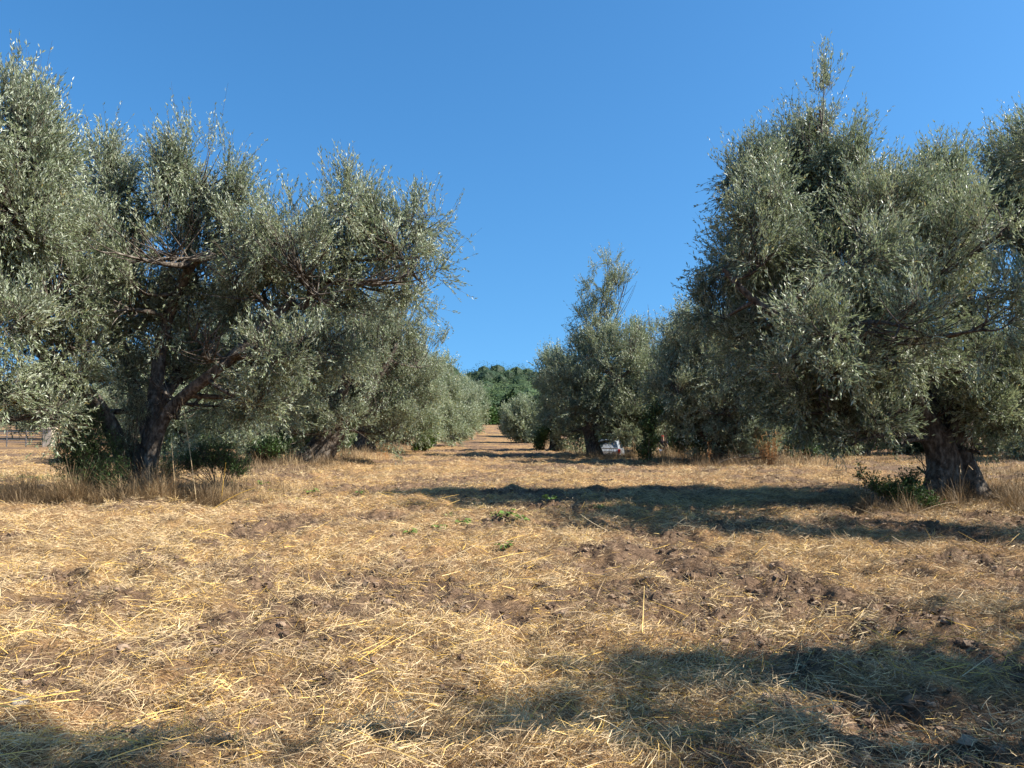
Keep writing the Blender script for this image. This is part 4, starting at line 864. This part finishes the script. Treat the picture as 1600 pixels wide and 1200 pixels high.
# ------------------------------------------------------------------ stones
M['stone'] = noise_mat("field_stone", [(.3, (.20, .17, .14)), (.6, (.42, .37, .31)), (.8, (.55, .50, .43))], scale=9, bump=.6, dist=.02)
def stone(px, py, s, seed, label):
    D_ = 1800. / (py - 665); x = (px - 800) / 1200. * D_; bm = bmesh.new(); bmesh.ops.create_icosphere(bm, subdivisions=3, radius=1)
    for v in bm.verts:
        n_ = float(fbm(v.co.x * 1.3 + seed, v.co.y * 1.3, v.co.z * 1.3, seed, 2)); v.co *= .6 + .8 * n_
    bmesh.ops.scale(bm, vec=(s, s * .8, s * .6), verts=bm.verts); me = bpy.data.meshes.new("stone"); bm.to_mesh(me); bm.free(); me.materials.append(M['stone'])
    for p in me.polygons: p.use_smooth = True
    o = bpy.data.objects.new("stone", me); COL.objects.link(o); o.location = (x, D_, float(gz(x, D_)) + s * .1); tag(o, label, "stone")
stone(66, 762, .10, 3, "pale stone in the weeds left of the sucker shrub")
stone(46, 1108, .045, 4, "reddish clod of earth showing through straw at bottom left")

# ------------------------------------------------------------------ gate pillars and rails beyond the left trees
def boxq(mb, c, s, tone=.5, rz=0.0, bevel=.012):
    cx_, cy_, cz_ = c; hx, hy, hz_ = s[0] / 2, s[1] / 2, s[2] / 2; b_ = min(bevel, hx * .4, hy * .4, hz_ * .4)
    def ring(ix, iy, z): return [(-ix, -iy, z), (ix, -iy, z), (ix, iy, z), (-ix, iy, z)]
    R4 = [ring(hx - b_, hy - b_, -hz_), ring(hx, hy, -hz_ + b_), ring(hx, hy, hz_ - b_), ring(hx - b_, hy - b_, hz_)]
    v = np.array(sum(R4, [])); ca, sa = math.cos(rz), math.sin(rz); v = np.stack([v[:, 0] * ca - v[:, 1] * sa + cx_, v[:, 0] * sa + v[:, 1] * ca + cy_, v[:, 2] + cz_], 1)
    q = [(3, 2, 1, 0), (12, 13, 14, 15)]
    for k in range(3):
        for j in range(4): q.append((k * 4 + j, k * 4 + (j + 1) % 4, k * 4 + 4 + (j + 1) % 4, k * 4 + 4 + j))
    mb.add(v, q, tone)
M['plaster'] = noise_mat("old_plaster", [(.3, (.36, .29, .21)), (.6, (.55, .46, .35)), (.8, (.62, .54, .43))], scale=5, bump=.4, dist=.02)
M['iron'] = noise_mat("grey_iron", [(.3, (.10, .09, .085)), (.7, (.24, .22, .21))], scale=20, rough=.6, bump=.1, dist=.005)
Dg = 56.; xg = (79 - 800) / 1200. * Dg; zg = float(gz(xg, Dg))
for (px_, lab) in ((79, "pale plastered gate pillar seen under the left olive's branches"), (-40, "pale plastered gate pillar outside the left edge of the picture")):
    x = (px_ - 800) / 1200. * Dg; z = float(gz(x, Dg)); r_ = empty("gate_pillar", (x, Dg, z), lab, "pillar")
    m1 = MB(); boxq(m1, (0, 0, .62), (.62, .62, 1.34)); m1.build("shaft", M['plaster'], r_)
    m2 = MB(); boxq(m2, (0, 0, 1.33), (.76, .76, .075)); boxq(m2, (0, 0, 1.405), (.60, .60, .07)); m2.build("cap", M['plaster'], r_)
gt = empty("iron_gate", (xg - .4, Dg, zg), "low grey gate of horizontal rails left of the pale pillar", "gate")
m1 = MB()
for z in (.35, .55, .75, .95, 1.12): boxq(m1, (-2.0, 0, z), (3.76, .035, .045))
m1.build("rails", M['iron'], gt)
for x in (-.08, -1.3, -2.7, -3.92): m2 = MB(); boxq(m2, (x, 0, .60), (.06, .06, 1.2)); m2.build("post", M['iron'], gt)

# ------------------------------------------------------------------ parked hatchback behind the spired olive, seen from behind
def flat_mat(name, col, rough=.5, metal=0., spec=.5, coat=0.):
    m, n, l = new_mat(name); b_ = n.new("ShaderNodeBsdfPrincipled"); nz = n.new("ShaderNodeTexNoise"); nz.inputs['Scale'].default_value = 9; tc = n.new("ShaderNodeTexCoord"); l.new(tc.outputs['Object'], nz.inputs[0])
    r_ = ramp(n, [(.3, tuple(c * .85 for c in col)), (.7, col)]); l.new(nz.outputs[0], r_.inputs[0]); l.new(r_.outputs[0], b_.inputs['Base Color'])
    b_.inputs['Roughness'].default_value = rough; b_.inputs['Metallic'].default_value = metal; b_.inputs['Specular IOR Level'].default_value = spec; b_.inputs['Coat Weight'].default_value = coat
    o = n.new("ShaderNodeOutputMaterial"); l.new(b_.outputs[0], o.inputs[0]); return m
M['paint'] = flat_mat("silver_paint", (.36, .38, .40), .35, .25, .5, .6); M['glass'] = flat_mat("car_glass", (.03, .045, .06), .06, 0, .8, .5)
M['red_lens'] = flat_mat("red_lens", (.45, .012, .012), .2, 0, .6, .5); M['rubber'] = flat_mat("rubber", (.02, .02, .02), .8); M['rim'] = flat_mat("rim", (.45, .45, .46), .35, .7)
M['plastic'] = flat_mat("black_plastic", (.03, .03, .032), .55); M['plate'] = flat_mat("plate", (.75, .75, .72), .5); M['lamp'] = flat_mat("clear_lens", (.7, .7, .68), .1, 0, .8, .6)
Dc = 47.; xc = (949 - 800) / 1200. * Dc
car = empty("parked_car", (xc, Dc, float(ground_z(xc, Dc))), "silver hatchback parked behind the spired olive, its rear towards us", "car", rz=R(-12))
def loft(mb, secs, tone=.5):
    m_, k = len(secs), len(secs[0]); v = np.array(secs, float).reshape(-1, 3); i_ = np.arange(m_ * k).reshape(m_, k); nx = np.roll(i_, -1, 1)
    mb.add(v, np.stack([i_[:-1], nx[:-1], nx[1:], i_[1:]], -1).reshape(-1, 4), tone)
    for r_, fl in ((i_[0], True), (i_[-1], False)):
        for j in range(1, k // 2):
            q = [r_[j - 1] if j > 1 else r_[0], r_[j], r_[-j - 1], r_[-j] if j > 1 else r_[-1]]
            mb.add(v[q if not fl else q[::-1]], [(0, 1, 2, 3)], tone)
def prof_sec(y, z0, z1, zw, w, wt):   # lower body section: sill, belt, deck
    return [(-w * .86, y, z0), (-w * .98, y, z0 + .12), (-w, y, zw * .6 + z0 * .4), (-w * .97, y, zw), (-wt, y, z1), (-wt * .5, y, z1 + .015), (wt * .5, y, z1 + .015), (wt, y, z1), (w * .97, y, zw), (w, y, zw * .6 + z0 * .4), (w * .98, y, z0 + .12), (w * .86, y, z0)]
mb = MB()  # y runs forward from the tail
loft(mb, [prof_sec(-.02, .38, .80, .70, .70, .60), prof_sec(.05, .28, .92, .82, .80, .70), prof_sec(.5, .22, .98, .90, .83, .76), prof_sec(1.4, .2, .98, .90, .84, .78), prof_sec(2.6, .2, .96, .88, .84, .78), prof_sec(3.1, .22, .88, .80, .82, .72), prof_sec(3.6, .28, .78, .70, .78, .64), prof_sec(3.8, .38, .66, .58, .66, .5)])
cab = lambda y, w0, w1, z1: [(-w0, y, .93), (-w0 * .5 - w1 * .5 - .01, y, .93 + (z1 - .93) * .5), (-w1, y, z1 - .05), (-w1 * .86, y, z1), (0, y, z1 + .02), (w1 * .86, y, z1), (w1, y, z1 - .05), (w0 * .5 + w1 * .5 + .01, y, .93 + (z1 - .93) * .5), (w0, y, .93), (0, y, .93)]
loft(mb, [cab(.08, .74, .70, .99), cab(.30, .76, .60, 1.42), cab(.7, .77, .61, 1.49), cab(1.6, .77, .61, 1.50), cab(2.2, .76, .60, 1.42), cab(2.85, .74, .68, .97)])
mb.build("body", M['paint'], car, smooth=False)
def quadp(name, pts, mat, th=.012, parent=car, lab=None):
    P = np.array(pts, float); n_ = unit(np.cross(P[1] - P[0], P[3] - P[0])); v = np.vstack([P, P + n_ * th]); m_ = MB()
    m_.add(v, [(3, 2, 1, 0), (4, 5, 6, 7), (0, 1, 5, 4), (1, 2, 6, 5), (2, 3, 7, 6), (3, 0, 4, 7)]); o = m_.build(name, mat, parent)
    if lab: o['label'] = lab
    return o
quadp("rear_window", [(-.62, .105, 1.02), (.62, .105, 1.02), (.52, .285, 1.38), (-.52, .285, 1.38)], M['glass'])
quadp("windscreen", [(.62, 2.79, 1.0), (-.62, 2.79, 1.0), (-.54, 2.22, 1.39), (.54, 2.22, 1.39)], M['glass'])
for s in (-1, 1):
    a_ = [(s * .765, .62, .97), (s * .765, 1.45, .97), (s * .665, 1.45, 1.40), (s * .665, .70, 1.39)]; b2 = [(s * .765, 1.52, .97), (s * .75, 2.55, .97), (s * .665, 2.12, 1.36), (s * .665, 1.52, 1.40)]
    for q_ in (a_, b2): quadp("side_window", q_ if s > 0 else q_[::-1], M['glass'], th=.03)
    for (y_, z_) in ((.72, .30), (3.05, .30)):
        wr_ = MB(); tt = np.linspace(0, 2 * math.pi, 24, endpoint=False)
        secs = [[(s * xx, y_ + r_ * math.cos(t), z_ + r_ * math.sin(t)) for t in tt] for (xx, r_) in ((.66, .20), (.66, .28), (.68, .30), (.82, .30), (.845, .28), (.845, .20))]
        i_ = np.arange(6 * 24).reshape(6, 24); nxx = np.roll(i_, -1, 1); wr_.add(np.array(secs).reshape(-1, 3), np.stack([i_[:-1], nxx[:-1], nxx[1:], i_[1:]], -1).reshape(-1, 4))
        wh = empty("wheel", (0, 0, 0), None, None); wh.parent = car; wr_.build("tyre", M['rubber'], wh, smooth=True)
        rm = MB(); boxes = [[(s * xx, y_ + r_ * math.cos(t), z_ + r_ * math.sin(t)) for t in tt] for (xx, r_) in ((.80, .20), (.835, .19), (.82, .06), (.85, .04))]
        i_ = np.arange(4 * 24).reshape(4, 24); nxx = np.roll(i_, -1, 1); rm.add(np.array(boxes).reshape(-1, 3), np.stack([i_[:-1], nxx[:-1], nxx[1:], i_[1:]], -1).reshape(-1, 4)); rm.build("rim", M['rim'], wh, smooth=True)
    m_ = MB(); boxq(m_, (s * .70, .02, .80), (.16, .10, .26), bevel=.03); m_.build("tail_light", M['red_lens'], car)
    m_ = MB(); boxq(m_, (s * .58, 3.70, .66), (.24, .10, .13), bevel=.03); m_.build("headlight", M['lamp'], car)
    m_ = MB(); boxq(m_, (s * .90, 2.35, 1.02), (.16, .09, .12), bevel=.03); m_.build("mirror", M['plastic'], car)
m_ = MB(); boxq(m_, (0, -.04, .46), (1.50, .16, .26), bevel=.05); m_.build("bumper", M['paint'], car)
m_ = MB(); boxq(m_, (0, -.03, .70), (.50, .03, .11), bevel=.005); m_.build("number_plate", M['plate'], car)
m_ = MB(); boxq(m_, (0, .27, 1.46), (1.0, .14, .035), bevel=.01); m_.build("roof_spoiler", M['plastic'], car)

# ------------------------------------------------------------------ person with the red cap among the trees
M['skin'] = flat_mat("skin", (.42, .24, .16), .55); M['navy'] = flat_mat("navy_cloth", (.022, .024, .050), .9); M['denim'] = flat_mat("pale_denim", (.20, .27, .38), .9)
M['red'] = flat_mat("red_cloth", (.55, .02, .022), .85); M['hair'] = flat_mat("dark_hair", (.03, .02, .015), .8); M['shoe'] = flat_mat("shoe_leather", (.06, .045, .035), .7)
Dp = 43.; xp = (1035 - 800) / 1200. * Dp
per_ = empty("person", (xp, Dp, float(ground_z(xp, Dp)) + .0), "person in a red cap, dark shirt and pale jeans standing under the trees, arms low", "person", rz=R(160))
def skin(name, verts, edges, mat, parent, root=0, sub=2):
    """verts: (x, y, z, rx, ry)"""
    me = bpy.data.meshes.new(name); me.from_pydata([v[:3] for v in verts], edges, []); me.materials.append(mat)
    o = bpy.data.objects.new(name, me); COL.objects.link(o); o.parent = parent
    md = o.modifiers.new("skin", 'SKIN'); md.use_smooth_shade = True
    if not me.skin_vertices: 
        bpy.context.view_layer.objects.active = o
    for i, sv in enumerate(me.skin_vertices[0].data): sv.radius = (verts[i][3], verts[i][4]); sv.use_root = (i == root)
    s_ = o.modifiers.new("sub", 'SUBSURF'); s_.levels = s_.render_levels = sub
    return o
bv, be = [], []
def bvx(*v): bv.append(v); return len(bv) - 1
def link(*ids):
    for a_, b_ in zip(ids[:-1], ids[1:]): be.append((a_, b_))
pel = bvx(0, 0, .95, .15, .11); wa = bvx(0, .0, 1.08, .13, .10); ch = bvx(0, -.01, 1.28, .16, .11); nk = bvx(0, -.01, 1.45, .065, .06); hd = bvx(0, .005, 1.56, .07, .075); h2 = bvx(0, .012, 1.64, .082, .098); h3 = bvx(0, 0, 1.71, .06, .075)
link(pel, wa, ch, nk, hd, h2, h3); nose = bvx(0, .115, 1.61, .012, .015); link(h2, nose)
for s in (-1, 1):
    hp = bvx(s * .10, 0, .88, .095, .10); kn = bvx(s * .13, .03 * s, .49, .058, .062); an = bvx(s * .14, -.02 + .04 * s, .09, .04, .045); to = bvx(s * .16, .14 + .04 * s, .04, .04, .03); link(pel, hp, kn, an, to)
    sh = bvx(s * .19, -.01, 1.39, .055, .055); el = bvx(s * .27, .04, 1.13, .042, .042); wr = bvx(s * .24, .22, .98, .028, .028); pm = bvx(s * .235, .29, .955, .038, .018); link(ch, sh, el, wr, pm)
    er = bvx(s * .085, 0, 1.62, .012, .022); link(h2, er)
    for k in range(4):
        f0 = bvx(s * (.205 + .02 * k), .345, .945 - .004 * k, .009, .009); f1 = bvx(s * (.205 + .02 * k), .375 + .006 * (k % 3), .925, .008, .008); f2 = bvx(s * (.207 + .019 * k), .38, .90 + .003 * k, .007, .007); link(pm, f0, f1, f2)
    t0 = bvx(s * .19, .29, .94, .010, .010); t1 = bvx(s * .185, .33, .925, .008, .008); link(pm, t0, t1)
skin("body", bv, be, M['skin'], per_, sub=1)
skin("shirt", [(0, 0, .93, .175, .13), (0, 0, 1.08, .155, .12), (0, -.01, 1.27, .185, .13), (0, -.01, 1.40, .11, .085), (-.2, -.01, 1.385, .072, .072), (.2, -.01, 1.385, .072, .072), (-.25, .02, 1.22, .062, .062), (.25, .02, 1.22, .062, .062)], [(0, 1), (1, 2), (2, 3), (2, 4), (2, 5), (4, 6), (5, 7)], M['navy'], per_)
skin("trousers", [(0, 0, .95, .165, .125), (-.10, 0, .86, .11, .115), (.10, 0, .86, .11, .115), (-.13, -.03, .49, .08, .082), (.13, .03, .49, .08, .082), (-.14, -.06, .12, .068, .07), (.14, .02, .12, .068, .07)], [(0, 1), (0, 2), (1, 3), (2, 4), (3, 5), (4, 6)], M['denim'], per_)
for s in (-1, 1): skin("shoe", [(s * .14, -.05 + .04 * s, .05, .05, .045), (s * .15, .08 + .04 * s, .04, .05, .035), (s * .16, .16 + .04 * s, .035, .045, .03)], [(0, 1), (1, 2)], M['shoe'], per_)
skin("hair", [(0, -.045, 1.60, .07, .06), (0, -.04, 1.66, .078, .075)], [(0, 1)], M['hair'], per_)
cp = skin("cap", [(0, -.01, 1.675, .092, .105), (0, -.01, 1.735, .075, .085)], [(0, 1)], M['red'], per_)
mb = MB(); tt = np.linspace(-1.25, 1.25, 13); v = []
for r0_, z_ in ((.085, 1.690), (.17, 1.672), (.17, 1.664), (.085, 1.682)): v.append([(math.sin(t) * .088 * (1 if r0_ < .1 else .95), .0 + math.cos(t) * r0_ * (1 if r0_ < .1 else 1.05) + (.0 if r0_ < .1 else .0), z_) for t in tt])
i_ = np.arange(4 * 13).reshape(4, 13); q = [np.stack([i_[a_, :-1], i_[a_, 1:], i_[(a_ + 1) % 4, 1:], i_[(a_ + 1) % 4, :-1]], -1) for a_ in range(4)]
mb.add(np.array(v).reshape(-1, 3), np.concatenate(q)); mb.build("peak", M['red'], cp, smooth=True)
